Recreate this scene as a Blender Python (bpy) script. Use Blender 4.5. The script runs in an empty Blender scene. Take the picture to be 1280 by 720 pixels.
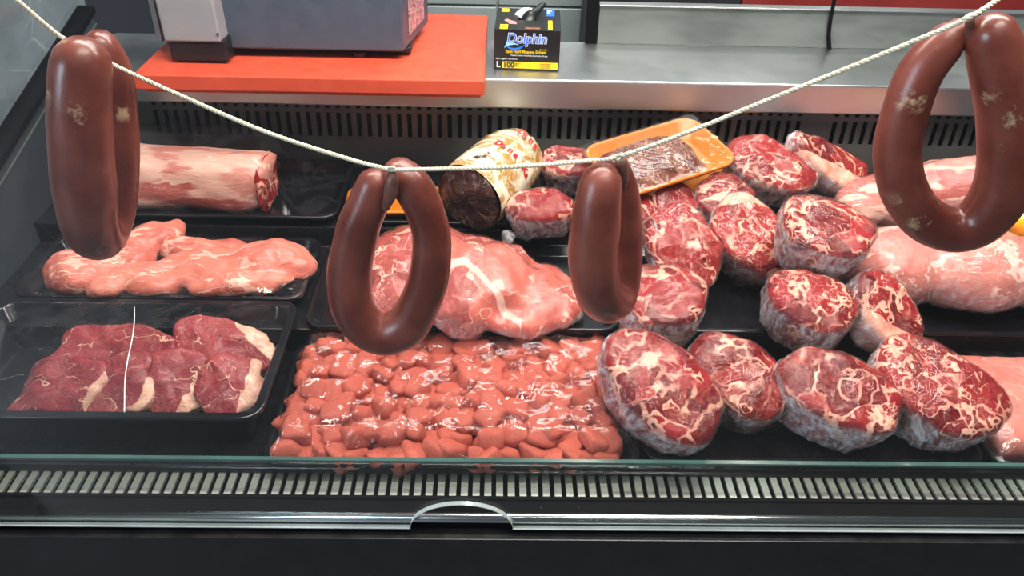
import bpy, bmesh, math, random
import numpy as np
from mathutils import Vector, Matrix, noise

S = bpy.context.scene
COL = S.collection
R = math.radians

# ------------------------------------------------------------------ camera
F_PX, ZC = 1050.0, 1.52
CAMM = (Matrix.Translation((0, 0, ZC)) @ Matrix.Rotation(R(-1.5), 4, 'Z')
        @ Matrix.Rotation(R(90 - 34), 4, 'X') @ Matrix.Rotation(R(1.6), 4, 'Z'))
cam = bpy.data.cameras.new('camera')
cam.sensor_width = 36
cam.lens = 36 * F_PX / 1280
cam.clip_start = 0.02
camo = bpy.data.objects.new('camera', cam)
COL.objects.link(camo)
camo.matrix_world = CAMM
S.camera = camo

# ------------------------------------------------------------------ world, lights, exposure
w = bpy.data.worlds.new('world')
S.world = w
w.use_nodes = True
w.node_tree.nodes['Background'].inputs[0].default_value = (0.80, 0.88, 1.0, 1)
w.node_tree.nodes['Background'].inputs[1].default_value = 0.10


def area(name, loc, target, sx, sy, power, color):
    l = bpy.data.lights.new(name, 'AREA')
    l.shape = 'RECTANGLE'
    l.size, l.size_y = sx, sy
    l.energy, l.color = power, color
    o = bpy.data.objects.new(name, l)
    COL.objects.link(o)
    o.location = loc
    o.rotation_euler = (Vector(target) - Vector(loc)).to_track_quat('-Z', 'Y').to_euler()
    return o


area('case_lamp', (0.22, 0.90, 1.98), (0.22, 0.98, 0.8), 1.5, 0.10, 25, (1.0, 0.92, 0.82))
area('ceiling_panel', (0.5, 0.15, 2.8), (0.35, 0.85, 0.8), 1.2, 0.6, 46, (1.0, 0.95, 0.89))
area('shop_window', (-3.2, -1.4, 1.9), (-1.0, -0.8, 0.2), 2.4, 2.0, 190, (0.72, 0.84, 1.0))
area('back_wall_fill', (0.5, 1.95, 2.8), (0.5, 2.15, 0.8), 1.2, 0.6, 30, (0.95, 0.98, 1.0))  # unseen fill light, added to brighten the back wall mirrored in the worktop
for sx in (0.28, 0.75):
    sp = bpy.data.lights.new('ceiling_spot', 'SPOT')
    sp.energy, sp.color, sp.spot_size, sp.spot_blend = 20, (1.0, 0.86, 0.68), R(50), 0.7
    sp.shadow_soft_size = 0.05
    so = bpy.data.objects.new('ceiling_spot', sp)
    COL.objects.link(so)
    so.location = (sx * 1.25, 2.2, 2.6)
    so.rotation_euler = (Vector((sx, 1.38, 1.04)) - so.location).to_track_quat('-Z', 'Y').to_euler()

S.view_settings.view_transform = 'Standard'
S.view_settings.look = 'None'
S.view_settings.gamma = 1
S.view_settings.use_curve_mapping = False
S.view_settings.exposure = 0.0
S.cycles.transparent_max_bounces = 24
S.cycles.max_bounces = 8


# ------------------------------------------------------------------ helpers
def ray(px, py):
    d = Vector(((px - 640) / F_PX, -(py - 360) / F_PX, -1.0))
    return (CAMM.to_3x3() @ d)


C0 = Vector((0, 0, ZC))


def Pz(px, py, z):
    d = ray(px, py)
    return C0 + d * ((z - ZC) / d.z)


def Py(px, py, y):
    d = ray(px, py)
    return C0 + d * (y / d.y)


def mpp(p):
    """metres per photo pixel at point p"""
    return -(CAMM.inverted() @ Vector(p)).z / F_PX


def mesh(name, V, Fc, smooth=False):
    me = bpy.data.meshes.new(name)
    me.from_pydata([tuple(v) for v in V], [], Fc)
    me.update()
    if smooth:
        me.polygons.foreach_set('use_smooth', [True] * len(me.polygons))
    return me


def obj(name, me, mat=None, parent=None, label=None, cat=None, group=None, kind=None):
    o = bpy.data.objects.new(name, me)
    COL.objects.link(o)
    if mat and me is not None and not me.materials:
        for m in (mat if isinstance(mat, (list, tuple)) else [mat]):
            me.materials.append(m)
    o.parent = parent
    if label: o['label'] = label
    if cat: o['category'] = cat
    if group: o['group'] = group
    if kind: o['kind'] = kind
    return o


def empty(name, loc=(0, 0, 0), label=None, cat=None, group=None, kind=None):
    o = obj(name, None, None, None, label, cat, group, kind)
    o.location = loc
    return o


def setattrf(me, name, vals):
    a = me.attributes.new(name, 'FLOAT', 'POINT')
    a.data.foreach_set('value', np.asarray(vals, dtype=np.float32))


class MB:
    def __init__(self):
        self.V, self.F = [], []

    def box(self, x0, x1, y0, y1, z0, z1):
        b = len(self.V)
        self.V += [(x, y, z) for z in (z0, z1) for y in (y0, y1) for x in (x0, x1)]
        self.F += [tuple(b + i for i in f) for f in
                   ((0, 2, 3, 1), (4, 5, 7, 6), (0, 1, 5, 4), (2, 6, 7, 3), (0, 4, 6, 2), (1, 3, 7, 5))]
        return self

    def prism_x(self, prof, x0, x1):
        """profile (y,z) polygon extruded along x"""
        b = len(self.V); n = len(prof)
        self.V += [(x0, y, z) for y, z in prof] + [(x1, y, z) for y, z in prof]
        self.F += [(b + i, b + n + i, b + n + (i + 1) % n, b + (i + 1) % n) for i in range(n)]
        self.F += [tuple(b + i for i in range(n)), tuple(b + n + i for i in reversed(range(n)))]
        return self

    def loft(self, loops, cap0=True, cap1=True, closed=True):
        n = len(loops[0]); b = len(self.V)
        for l in loops: self.V += [tuple(p) for p in l]
        for k in range(len(loops) - 1):
            for i in range(n if closed else n - 1):
                j = (i + 1) % n
                self.F.append((b + k * n + i, b + k * n + j, b + (k + 1) * n + j, b + (k + 1) * n + i))
        if cap0: self.F.append(tuple(b + i for i in reversed(range(n))))
        if cap1: self.F.append(tuple(b + (len(loops) - 1) * n + i for i in range(n)))
        return self

    def tube(self, path, rad, n=10, cap=True):
        path = [Vector(p) for p in path]
        if not isinstance(rad, (list, tuple)): rad = [rad] * len(path)
        t0 = (path[1] - path[0]).normalized()
        u = t0.orthogonal().normalized()
        loops = []
        for i, p in enumerate(path):
            t = (path[min(i + 1, len(path) - 1)] - path[max(i - 1, 0)]).normalized()
            u = (u - t * u.dot(t)).normalized()
            v = t.cross(u)
            loops.append([p + (u * math.cos(2 * math.pi * k / n) + v * math.sin(2 * math.pi * k / n)) * rad[i]
                          for k in range(n)])
        return self.loft(loops, cap, cap)

    def build(self, name, mat=None, parent=None, smooth=False, bevel=0, **kw):
        me = mesh(name, self.V, self.F, smooth)
        o = obj(name, me, mat, parent, **kw)
        if bevel:
            m = o.modifiers.new('bevel', 'BEVEL'); m.width = bevel; m.segments = 2; m.limit_method = 'ANGLE'
        return o


def catmull(pts, per=8):
    """pts: tuples of floats; smooth interpolation"""
    P = np.array(pts, float)
    n = len(P); out = []
    for i in range(n - 1):
        p0, p1, p2, p3 = P[max(i - 1, 0)], P[i], P[i + 1], P[min(i + 2, n - 1)]
        for k in range(per):
            t = k / per
            out.append(0.5 * ((2 * p1) + (p2 - p0) * t + (2 * p0 - 5 * p1 + 4 * p2 - p3) * t * t + (3 * p1 - p0 - 3 * p2 + p3) * t ** 3))
    out.append(P[-1])
    return np.array(out)


def rrect(x0, x1, y0, y1, r, z, n=6):
    out = []
    for cx, cy, a0 in ((x1 - r, y0 + r, -90), (x1 - r, y1 - r, 0), (x0 + r, y1 - r, 90), (x0 + r, y0 + r, 180)):
        for k in range(n + 1):
            a = R(a0 + 90 * k / n)
            out.append((cx + r * math.cos(a), cy + r * math.sin(a), z))
    return out


# ------------------------------------------------------------------ materials
def newmat(name):
    m = bpy.data.materials.new(name); m.use_nodes = True
    nt = m.node_tree
    return m, nt, nt.nodes['Principled BSDF'], nt.nodes['Material Output']


class N:
    """tiny node-graph helper"""
    def __init__(self, nt): self.nt = nt

    def node(self, t, **kw):
        n = self.nt.nodes.new(t)
        for k, v in kw.items(): setattr(n, k, v)
        return n

    def link(self, a, b): self.nt.links.new(a, b)

    def set(self, sock, v):
        if isinstance(v, bpy.types.NodeSocket): self.link(v, sock)
        else:
            sock.default_value = v

    def math(self, op, a, b=0.0, c=0.0, clamp=False):
        n = self.node('ShaderNodeMath', operation=op, use_clamp=clamp)
        self.set(n.inputs[0], a); self.set(n.inputs[1], b); self.set(n.inputs[2], c)
        return n.outputs[0]

    def vmath(self, op, a, b=(0, 0, 0), scale=None):
        n = self.node('ShaderNodeVectorMath', operation=op)
        self.set(n.inputs[0], a); self.set(n.inputs[1], b)
        if scale is not None: self.set(n.inputs['Scale'], scale)
        return n.outputs[0]

    def noise(self, vec, scale, detail=3, rough=0.5, dist=0.0, out='Fac'):
        n = self.node('ShaderNodeTexNoise')
        self.set(n.inputs['Vector'], vec); n.inputs['Scale'].default_value = scale
        n.inputs['Detail'].default_value = detail; n.inputs['Roughness'].default_value = rough
        n.inputs['Distortion'].default_value = dist
        return n.outputs[out]

    def voro(self, vec, scale, feature='F1', out='Distance', rnd=1.0):
        n = self.node('ShaderNodeTexVoronoi', feature=feature)
        self.set(n.inputs['Vector'], vec); n.inputs['Scale'].default_value = scale
        n.inputs['Randomness'].default_value = rnd
        return n.outputs[out]

    def rng(self, v, a, b, c=0.0, d=1.0, smooth=True):
        n = self.node('ShaderNodeMapRange')
        if smooth: n.interpolation_type = 'SMOOTHSTEP'
        for s, x in zip(n.inputs, (v, a, b, c, d)): self.set(s, x)
        return n.outputs[0]

    def mix(self, f, a, b, blend='MIX'):
        n = self.node('ShaderNodeMix', data_type='RGBA', blend_type=blend)
        self.set(n.inputs[0], f)
        for s, x in ((n.inputs[6], a), (n.inputs[7], b)):
            if isinstance(x, tuple) and len(x) == 3: x = x + (1,)
            self.set(s, x)
        return n.outputs[2]

    def attr(self, name):
        return self.node('ShaderNodeAttribute', attribute_name=name).outputs['Fac']

    def objvec(self, rand=True, scale=(1, 1, 1)):
        tc = self.node('ShaderNodeTexCoord').outputs['Object']
        if scale != (1, 1, 1): tc = self.vmath('MULTIPLY', tc, scale)
        if rand:
            r = self.node('ShaderNodeObjectInfo').outputs['Random']
            r2 = self.math('MULTIPLY', r, 37.0)
            cb = self.node('ShaderNodeCombineXYZ')
            self.link(r2, cb.inputs[0]); self.link(self.math('MULTIPLY', r, -23.0), cb.inputs[1]); self.link(self.math('MULTIPLY', r, 11.0), cb.inputs[2])
            tc = self.vmath('ADD', tc, cb.outputs[0])
        return tc

    def schlick(self, f0=0.04, normal=None):
        lw = self.node('ShaderNodeLayerWeight'); lw.inputs['Blend'].default_value = 0.5
        if normal is not None: self.link(normal, lw.inputs['Normal'])
        return self.math('ADD', self.math('MULTIPLY', self.math('POWER', lw.outputs['Facing'], 5.0), 1 - f0), f0)

    def bump(self, h, strength, dist, normal=None):
        n = self.node('ShaderNodeBump'); n.inputs['Strength'].default_value = strength
        n.inputs['Distance'].default_value = dist; self.link(h, n.inputs['Height'])
        if normal is not None: self.link(normal, n.inputs['Normal'])
        return n.outputs[0]


def plain(name, col, rough=0.5, metal=0.0, var=0.0, vscale=30.0, bump=0.0, bscale=200.0, coat=0.0, spec=0.5, stretch=(1, 1, 1)):
    m, nt, b, out = newmat(name); g = N(nt)
    v = g.objvec(False, stretch)
    c = col + (1,) if len(col) == 3 else col
    if var:
        f = g.noise(v, vscale, 4, 0.6)
        c2 = g.mix(g.rng(f, 0.3, 0.7), tuple(x * (1 - var) for x in col), tuple(min(1, x * (1 + var)) for x in col))
        g.link(c2, b.inputs['Base Color'])
        g.link(g.rng(f, 0.3, 0.7, max(0.02, rough * 0.8), min(1, rough * 1.2)), b.inputs['Roughness'])
    else:
        b.inputs['Base Color'].default_value = c
        b.inputs['Roughness'].default_value = rough
    b.inputs['Metallic'].default_value = metal
    b.inputs['Specular IOR Level'].default_value = spec
    b.inputs['Coat Weight'].default_value = coat
    if bump:
        g.link(g.bump(g.noise(v, bscale, 3), bump, 0.001), b.inputs['Normal'])
    return m


def meat(name, dark, mid, light, fat, cell=26.0, seam=0.05, vein=0.02, warp=0.02, rough=0.32, fleck=0.3, coat=0.35, stretch=(1, 1, 1), bumpd=0.002, arcs=0.0, wlo=0.05, whi=1.9, specks=False, spec=0.35):
    """muscles parted by fat seams, thin veins, and a fat layer where the mesh says so"""
    m, nt, b, out = newmat(name); g = N(nt)
    v = g.objvec(True, stretch)
    nz = g.noise(v, 22, 2, out='Color')
    wv = g.vmath('ADD', v, g.vmath('SCALE', g.vmath('SUBTRACT', nz, (0.5, 0.5, 0.5)), scale=warp * 4))
    nz2 = g.noise(v, 90, 2, out='Color')
    wv = g.vmath('ADD', wv, g.vmath('SCALE', g.vmath('SUBTRACT', nz2, (0.5, 0.5, 0.5)), scale=warp * 0.7))
    edge = g.voro(wv, cell, 'DISTANCE_TO_EDGE')
    cellc = g.voro(wv, cell, 'F1', 'Color')
    sep = g.node('ShaderNodeSeparateColor'); g.link(cellc, sep.inputs[0])
    n1 = g.noise(v, 30, 4, 0.6)
    wmod = g.math('MULTIPLY', g.rng(n1, 0.42, 0.68, wlo, whi), seam)
    seamf = g.math('SUBTRACT', 1.0, g.rng(edge, g.math('MULTIPLY', wmod, 0.45), wmod))
    # thin marbling
    n2 = g.noise(wv, 60, 5, 0.62)
    ridge = g.math('ABSOLUTE', g.math('SUBTRACT', n2, 0.5))
    vein_f = g.math('MULTIPLY', g.math('SUBTRACT', 1.0, g.rng(ridge, 0.0, max(vein, 1e-4))), g.rng(g.noise(v, 17, 2), 0.45, 0.62, 0, 0.75))
    if arcs:
        tco = g.vmath('MULTIPLY', g.node('ShaderNodeTexCoord').outputs['Object'], (1, 1, 0))
        ln = g.node('ShaderNodeVectorMath', operation='LENGTH'); g.link(tco, ln.inputs[0])
        rr = g.math('ADD', g.math('MULTIPLY', ln.outputs['Value'], 270.0), g.math('MULTIPLY', g.noise(v, 20, 3, 0.5), 20.0))
        aw = g.math('MULTIPLY', g.rng(g.math('SINE', rr), 0.72, 0.97), g.rng(g.noise(v, 26, 2), 0.47, 0.60, 0, arcs))
        vein_f = g.math('MAXIMUM', vein_f, aw)
    base = g.mix(g.rng(sep.outputs[0], 0.1, 0.9), dark, mid)
    base = g.mix(g.rng(g.noise(wv, 45, 4, 0.65), 0.45, 0.75, 0, 0.75), base, light)
    fl = g.rng(g.noise(g.vmath('MULTIPLY', wv, (1, 2.4, 1)), 170, 3, 0.6), 0.55, 0.72, 0, fleck)
    base = g.mix(fl, base, light)
    fa = g.attr('fat')
    fatm = g.rng(g.math('ADD', fa, g.math('MULTIPLY', g.math('SUBTRACT', g.noise(v, 40, 3), 0.5), 0.7)), 0.42, 0.62)
    fatmask = g.math('MAXIMUM', g.math('MAXIMUM', seamf, vein_f), fatm)
    fcol = g.mix(g.rng(g.noise(v, 70, 3), 0.35, 0.7), fat, tuple(0.5 * x + 0.5 * y for x, y in zip(fat, light)))
    colr = g.mix(fatmask, base, fcol)
    if specks:
        sd = g.voro(v, 75, 'F1')
        colr = g.mix(g.math('MULTIPLY', g.math('SUBTRACT', 1.0, g.rng(sd, 0.09, 0.13)), g.rng(g.noise(v, 24, 2), 0.5, 0.56)), colr, (0.03, 0.012, 0.012))
    g.link(colr, b.inputs['Base Color'])
    b.inputs['Roughness'].default_value = rough
    b.inputs['Coat Weight'].default_value = coat
    b.inputs['Specular IOR Level'].default_value = spec
    b.inputs['Coat Roughness'].default_value = 0.12
    hh = g.math('ADD', g.math('MULTIPLY', fatmask, 0.35), g.noise(wv, 110, 4, 0.6))
    g.link(g.bump(hh, 0.55, bumpd), b.inputs['Normal'])
    return m


def film_mat(name, milk=0.0, tint=(0.80, 0.78, 0.84), wr_scale=26.0, wr=0.6, base=0.02, ior=1.45):
    """cling film: clear, glossy, milky where it is bunched (attribute milk)"""
    m, nt, b, out = newmat(name); g = N(nt)
    nt.nodes.remove(b)
    v = g.objvec(True)
    wv = g.vmath('ADD', v, g.vmath('SCALE', g.noise(v, 9, 2, out='Color'), scale=0.10))
    st = g.noise(g.vmath('MULTIPLY', wv, (1, 1, 0.35)), wr_scale * 2.2, 5, 0.65)
    ridge = g.math('SUBTRACT', 1.0, g.rng(g.math('ABSOLUTE', g.math('SUBTRACT', g.noise(wv, wr_scale, 4, 0.55), 0.5)), 0.0, 0.06))
    h = g.math('ADD', g.math('MULTIPLY', ridge, 0.6), st)
    nrm = g.bump(h, wr, 0.003)
    tr = g.node('ShaderNodeBsdfTransparent')
    gl = g.node('ShaderNodeBsdfGlossy'); gl.inputs['Roughness'].default_value = 0.02
    g.link(nrm, gl.inputs['Normal'])
    fr = g.schlick(0.04 if ior > 1 else ior, nrm)
    mx = g.node('ShaderNodeMixShader'); g.link(fr, mx.inputs[0]); g.link(tr.outputs[0], mx.inputs[1]); g.link(gl.outputs[0], mx.inputs[2])
    df = g.node('ShaderNodeBsdfPrincipled'); df.inputs['Base Color'].default_value = tint + (1,)
    df.inputs['Roughness'].default_value = 0.22; g.link(nrm, df.inputs['Normal'])
    mk = g.math('MULTIPLY', g.attr('milk'), g.rng(st, 0.36, 0.72, 0.12, 1.0))
    mk = g.math('MULTIPLY', mk, milk)
    mk = g.math('ADD', mk, g.math('MULTIPLY', ridge, base), clamp=True)
    mx2 = g.node('ShaderNodeMixShader'); g.link(mk, mx2.inputs[0]); g.link(mx.outputs[0], mx2.inputs[1]); g.link(df.outputs[0], mx2.inputs[2])
    g.link(mx2.outputs[0], out.inputs['Surface'])
    return m


def glass_mat(name, tint=(0.97, 0.985, 0.98), rough=0.0, ior=1.5):
    m, nt, b, out = newmat(name); g = N(nt)
    nt.nodes.remove(b)
    tr = g.node('ShaderNodeBsdfTransparent'); tr.inputs[0].default_value = tint + (1,)
    gl = g.node('ShaderNodeBsdfGlossy'); gl.inputs['Roughness'].default_value = rough
    fr = g.schlick(0.042)
    mx = g.node('ShaderNodeMixShader'); g.link(fr, mx.inputs[0]); g.link(tr.outputs[0], mx.inputs[1]); g.link(gl.outputs[0], mx.inputs[2])
    g.link(mx.outputs[0], out.inputs['Surface'])
    return m


def sausage_mat(name, mott=0.0):
    m, nt, b, out = newmat(name); g = N(nt)
    v = g.objvec(True)
    n = g.noise(v, 16, 4, 0.55)
    c = g.mix(g.rng(n, 0.35, 0.7), (0.115, 0.021, 0.013), (0.235, 0.055, 0.036))
    sp = g.rng(g.noise(v, 420, 2), 0.68, 0.76, 0, 0.35)
    c = g.mix(sp, c, (0.34, 0.15, 0.11))
    if mott:
        wv = g.vmath('ADD', v, g.vmath('SCALE', g.noise(v, 130, 4, 0.7, out='Color'), scale=0.030))
        d = g.voro(wv, 24, 'F1')
        star = g.math('SUBTRACT', 1.0, g.rng(g.math('ADD', d, g.math('MULTIPLY', g.noise(v, 300, 3, 0.7), 0.22)), 0.20, 0.38))
        star = g.math('MULTIPLY', star, g.rng(g.noise(v, 14, 2), 0.46, 0.60))
        c = g.mix(g.math('MULTIPLY', star, mott), c, (0.56, 0.38, 0.23))
    g.link(c, b.inputs['Base Color'])
    g.link(g.rng(n, 0.3, 0.7, 0.27, 0.42), b.inputs['Roughness'])
    b.inputs['Coat Weight'].default_value = 0.25
    b.inputs['Coat Roughness'].default_value = 0.2
    h = g.math('ADD', g.noise(v, 60, 4, 0.6), g.math('MULTIPLY', sp, 0.4))
    g.link(g.bump(h, 0.25, 0.0015), b.inputs['Normal'])
    return m


M = {}
M['black'] = plain('black_plastic', (0.007, 0.007, 0.009), 0.16, var=0.15, bump=0.05, bscale=60)
M['deck'] = plain('black_enamel', (0.008, 0.008, 0.010), 0.3, var=0.25, bump=0.05, bscale=40)
M['panel'] = plain('dark_panel', (0.009, 0.009, 0.011), 0.35, var=0.2)
M['endpanel'] = plain('blue_grey_panel', (0.035, 0.042, 0.052), 0.45, var=0.15, vscale=8)
M['gasket'] = plain('rubber', (0.005, 0.005, 0.006), 0.8, var=0.1, spec=0.06)
M['chrome'] = plain('chrome', (0.62, 0.66, 0.66), 0.18, 1.0, var=0.05, vscale=3)
M['slat'] = plain('slat_paint', (0.36, 0.35, 0.31), 0.4, 0.35, var=0.12, vscale=14)
M['grille'] = plain('grille_metal', (0.13, 0.125, 0.12), 0.42, 0.55, var=0.15, vscale=9)
M['cavity'] = plain('cavity_black', (0.006, 0.005, 0.006), 0.8, var=0.1)
M['steel'] = plain('brushed_steel', (0.62, 0.63, 0.64), 0.36, 1.0, var=0.03, vscale=3)
M['steel_d'] = plain('dull_steel', (0.17, 0.19, 0.18), 0.5, 0.6, var=0.22, vscale=5, stretch=(1, 1, 3))
M['red_board'] = plain('red_polyethylene', (0.66, 0.085, 0.040), 0.5, var=0.06, vscale=40, bump=0.1, bscale=500)
M['scale_blue'] = plain('scale_blue_grey', (0.072, 0.102, 0.145), 0.45, var=0.05, bump=0.1, bscale=900)
M['scale_grey'] = plain('scale_light_grey', (0.30, 0.31, 0.34), 0.45, var=0.04, bump=0.1, bscale=900)
M['scale_black'] = plain('scale_black', (0.012, 0.012, 0.013), 0.45, var=0.1)
M['sticker'] = None
M['string'] = plain('cotton_string', (0.72, 0.66, 0.50), 0.8, var=0.15, vscale=90)
M['redwall'] = plain('red_wall', (0.33, 0.035, 0.03), 0.45, var=0.12, vscale=6)
M['tile'] = plain('pale_tile', (0.40, 0.46, 0.46), 0.3, var=0.06, vscale=6)
M['grout'] = plain('grout', (0.30, 0.34, 0.34), 0.8, var=0.08)
M['darkwall'] = plain('dark_wall', (0.02, 0.02, 0.024), 0.6, var=0.2, vscale=4)
M['floor'] = plain('floor_tile', (0.09, 0.093, 0.097), 0.45, var=0.08, vscale=3)
M['card_black'] = plain('black_card', (0.012, 0.012, 0.013), 0.35, var=0.15)
M['card_yellow'] = plain('yellow_print', (0.85, 0.60, 0.01), 0.4, var=0.05)
M['ink_blue'] = plain('blue_print', (0.03, 0.18, 0.85), 0.4, var=0.05)
M['ink_lblue'] = plain('light_blue_print', (0.32, 0.68, 0.92), 0.4, var=0.05)
M['ink_white'] = plain('white_print', (0.85, 0.85, 0.85), 0.4, var=0.03)
M['ink_pink'] = plain('pink_print', (0.70, 0.28, 0.27), 0.4, var=0.2, vscale=200)
M['ink_red'] = plain('red_print', (0.55, 0.02, 0.02), 0.4, var=0.08)
M['ink_brown'] = plain('brown_print', (0.25, 0.08, 0.04), 0.4, var=0.3, vscale=200)
M['nitrile'] = plain('black_nitrile', (0.010, 0.010, 0.011), 0.38, var=0.2, bump=0.4, bscale=120)
M['amber'] = plain('amber_foam', (0.56, 0.16, 0.010), 0.35, var=0.06, bump=0.1, bscale=300)
M['pepper'] = plain('yellow_pepper', (0.88, 0.42, 0.01), 0.18, var=0.12, vscale=25, coat=0.5)
M['stem'] = plain('green_stem', (0.12, 0.22, 0.04), 0.5, var=0.2)
M['tie'] = plain('casing_tie', (0.16, 0.06, 0.045), 0.45, var=0.3, vscale=90, bump=0.5, bscale=250)
M['glass'] = glass_mat('front_glass')
M['glass_g'] = glass_mat('riser_glass', (0.86, 0.92, 0.90))
M['glass_edge'] = plain('cut_glass_edge', (0.045, 0.10, 0.09), 0.15, var=0.2, vscale=12, coat=0.4)
M['glass_rim'] = plain('ground_glass_edge', (0.45, 0.50, 0.49), 0.25, var=0.15, vscale=12, coat=0.4)
M['sausage'] = sausage_mat('sausage_casing', 0.0)
M['sausage_m'] = sausage_mat('mottled_sausage_casing', 0.85)
M['film'] = film_mat('cling_film', milk=0.0, wr_scale=16, wr=0.3, base=0.012)
M['film_c'] = film_mat('crinkled_cling_film', milk=0.0, wr_scale=14, wr=0.5, base=0.012, ior=0.06)
M['film_w'] = film_mat('bunched_cling_film', milk=1.0, tint=(0.88, 0.84, 0.87), wr_scale=46, wr=0.5, base=0.006)
M['beef'] = meat('rolled_beef', (0.11, 0.003, 0.006), (0.29, 0.014, 0.018), (0.42, 0.055, 0.045), (0.80, 0.43, 0.31), cell=17, seam=0.065, vein=0.012, warp=0.035, arcs=0.75, wlo=0.02, whi=1.8, fleck=0.3, coat=0.0, rough=0.45, spec=0.15)
M['steak'] = meat('steak_beef', (0.20, 0.014, 0.022), (0.28, 0.030, 0.038), (0.40, 0.085, 0.085), (0.76, 0.45, 0.32), cell=12, seam=0.014, vein=0.014, warp=0.03, wlo=0.06, whi=1.8, fleck=0.6, coat=0.15, specks=True, bumpd=0.004)
M['cube'] = meat('diced_veal', (0.50, 0.075, 0.048), (0.64, 0.125, 0.082), (0.72, 0.19, 0.135), (0.74, 0.33, 0.24), cell=30, seam=0.02, vein=0.006, warp=0.02, fleck=0.3, coat=0.1, rough=0.42)
M['poultry'] = meat('pink_poultry', (0.50, 0.105, 0.08), (0.62, 0.17, 0.12), (0.70, 0.26, 0.20), (0.78, 0.44, 0.35), cell=17, seam=0.05, vein=0.022, warp=0.025, stretch=(0.5, 1.6, 1), coat=0.15, rough=0.42, fleck=0.45)
M['veal'] = meat('pink_veal', (0.34, 0.055, 0.048), (0.55, 0.115, 0.085), (0.62, 0.18, 0.14), (0.76, 0.45, 0.37), cell=8, seam=0.035, vein=0.008, warp=0.05, fleck=0.25, wlo=0.06, whi=1.8, coat=0.1, rough=0.42)
M['loin'] = meat('fat_covered_loin', (0.40, 0.085, 0.075), (0.54, 0.20, 0.16), (0.58, 0.26, 0.21), (0.66, 0.41, 0.33), cell=11, seam=0.10, vein=0.02, warp=0.03, stretch=(0.45, 1.3, 1.6), coat=0.12, rough=0.42)
M['pork'] = meat('pale_rolled_meat', (0.54, 0.15, 0.125), (0.61, 0.22, 0.18), (0.68, 0.32, 0.27), (0.78, 0.50, 0.43), cell=8, seam=0.08, vein=0.010, warp=0.04, coat=0.1, rough=0.42)
M['mince'] = meat('brown_mince', (0.07, 0.018, 0.013), (0.15, 0.042, 0.03), (0.24, 0.085, 0.06), (0.34, 0.17, 0.12), cell=150, seam=0.18, vein=0.02, warp=0.006, bumpd=0.004, coat=0.1)
M['mince_p'] = meat('pink_mince', (0.56, 0.15, 0.12), (0.62, 0.20, 0.16), (0.68, 0.28, 0.23), (0.76, 0.40, 0.33), cell=30, seam=0.02, vein=0.02, warp=0.02, coat=0.1, rough=0.45)
M['darkcut'] = meat('dark_cured_cut', (0.025, 0.010, 0.010), (0.065, 0.025, 0.022), (0.13, 0.06, 0.05), (0.22, 0.14, 0.11), cell=40, seam=0.07, vein=0.01, warp=0.03)


def gold_mat():
    m, nt, b, out = newmat('gold_printed_wrap'); g = N(nt)
    v = g.objvec(False)
    n = g.noise(v, 22, 4, 0.6, 1.2)
    c = g.mix(g.rng(n, 0.42, 0.60), (0.40, 0.20, 0.045), (0.78, 0.70, 0.54))
    e = g.voro(g.vmath('ADD', v, g.vmath('SCALE', g.noise(v, 30, 2, out='Color'), scale=0.03)), 34, 'DISTANCE_TO_EDGE')
    c = g.mix(g.math('MULTIPLY', g.math('SUBTRACT', 1.0, g.rng(e, 0.006, 0.022)), 0.4), c, (0.86, 0.82, 0.70))
    c = g.mix(g.rng(g.noise(v, 28, 3), 0.66, 0.72), c, (0.05, 0.025, 0.015))
    g.link(c, b.inputs['Base Color'])
    b.inputs['Roughness'].default_value = 0.22
    b.inputs['Coat Weight'].default_value = 0.5
    g.link(g.bump(g.noise(v, 45, 4, 0.6), 0.5, 0.003), b.inputs['Normal'])
    return m


def marble_mat():
    m, nt, b, out = newmat('grey_marble'); g = N(nt)
    v = g.objvec(False)
    wv = g.vmath('ADD', v, g.vmath('SCALE', g.noise(v, 2.2, 4, out='Color'), scale=0.5))
    r = g.math('ABSOLUTE', g.math('SUBTRACT', g.noise(wv, 2.4, 4, 0.55), 0.5))
    vein = g.math('SUBTRACT', 1.0, g.rng(r, 0.0, 0.012))
    e = g.voro(wv, 3.2, 'DISTANCE_TO_EDGE')
    vein = g.math('MAXIMUM', vein, g.math('SUBTRACT', 1.0, g.rng(e, 0.0, 0.018)))
    vein = g.math('MULTIPLY', vein, g.rng(g.noise(v, 4, 2), 0.4, 0.65, 0.05, 0.8))
    base = g.mix(g.rng(g.noise(v, 5, 5, 0.6), 0.35, 0.7), (0.17, 0.20, 0.235), (0.30, 0.335, 0.38))
    g.link(g.mix(vein, base, (0.62, 0.64, 0.66)), b.inputs['Base Color'])
    b.inputs['Roughness'].default_value = 0.2
    return m


def sticker_mat():
    m, nt, b, out = newmat('printed_sticker'); g = N(nt)
    v = g.objvec(False)
    n = g.noise(g.vmath('MULTIPLY', v, (1, 1, 2.5)), 120, 2)
    g.link(g.mix(g.rng(n, 0.48, 0.56), (0.62, 0.40, 0.42), (0.30, 0.12, 0.15)), b.inputs['Base Color'])
    b.inputs['Roughness'].default_value = 0.4
    return m


M['gold'] = gold_mat(); M['marble'] = marble_mat(); M['sticker'] = sticker_mat()

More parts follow.
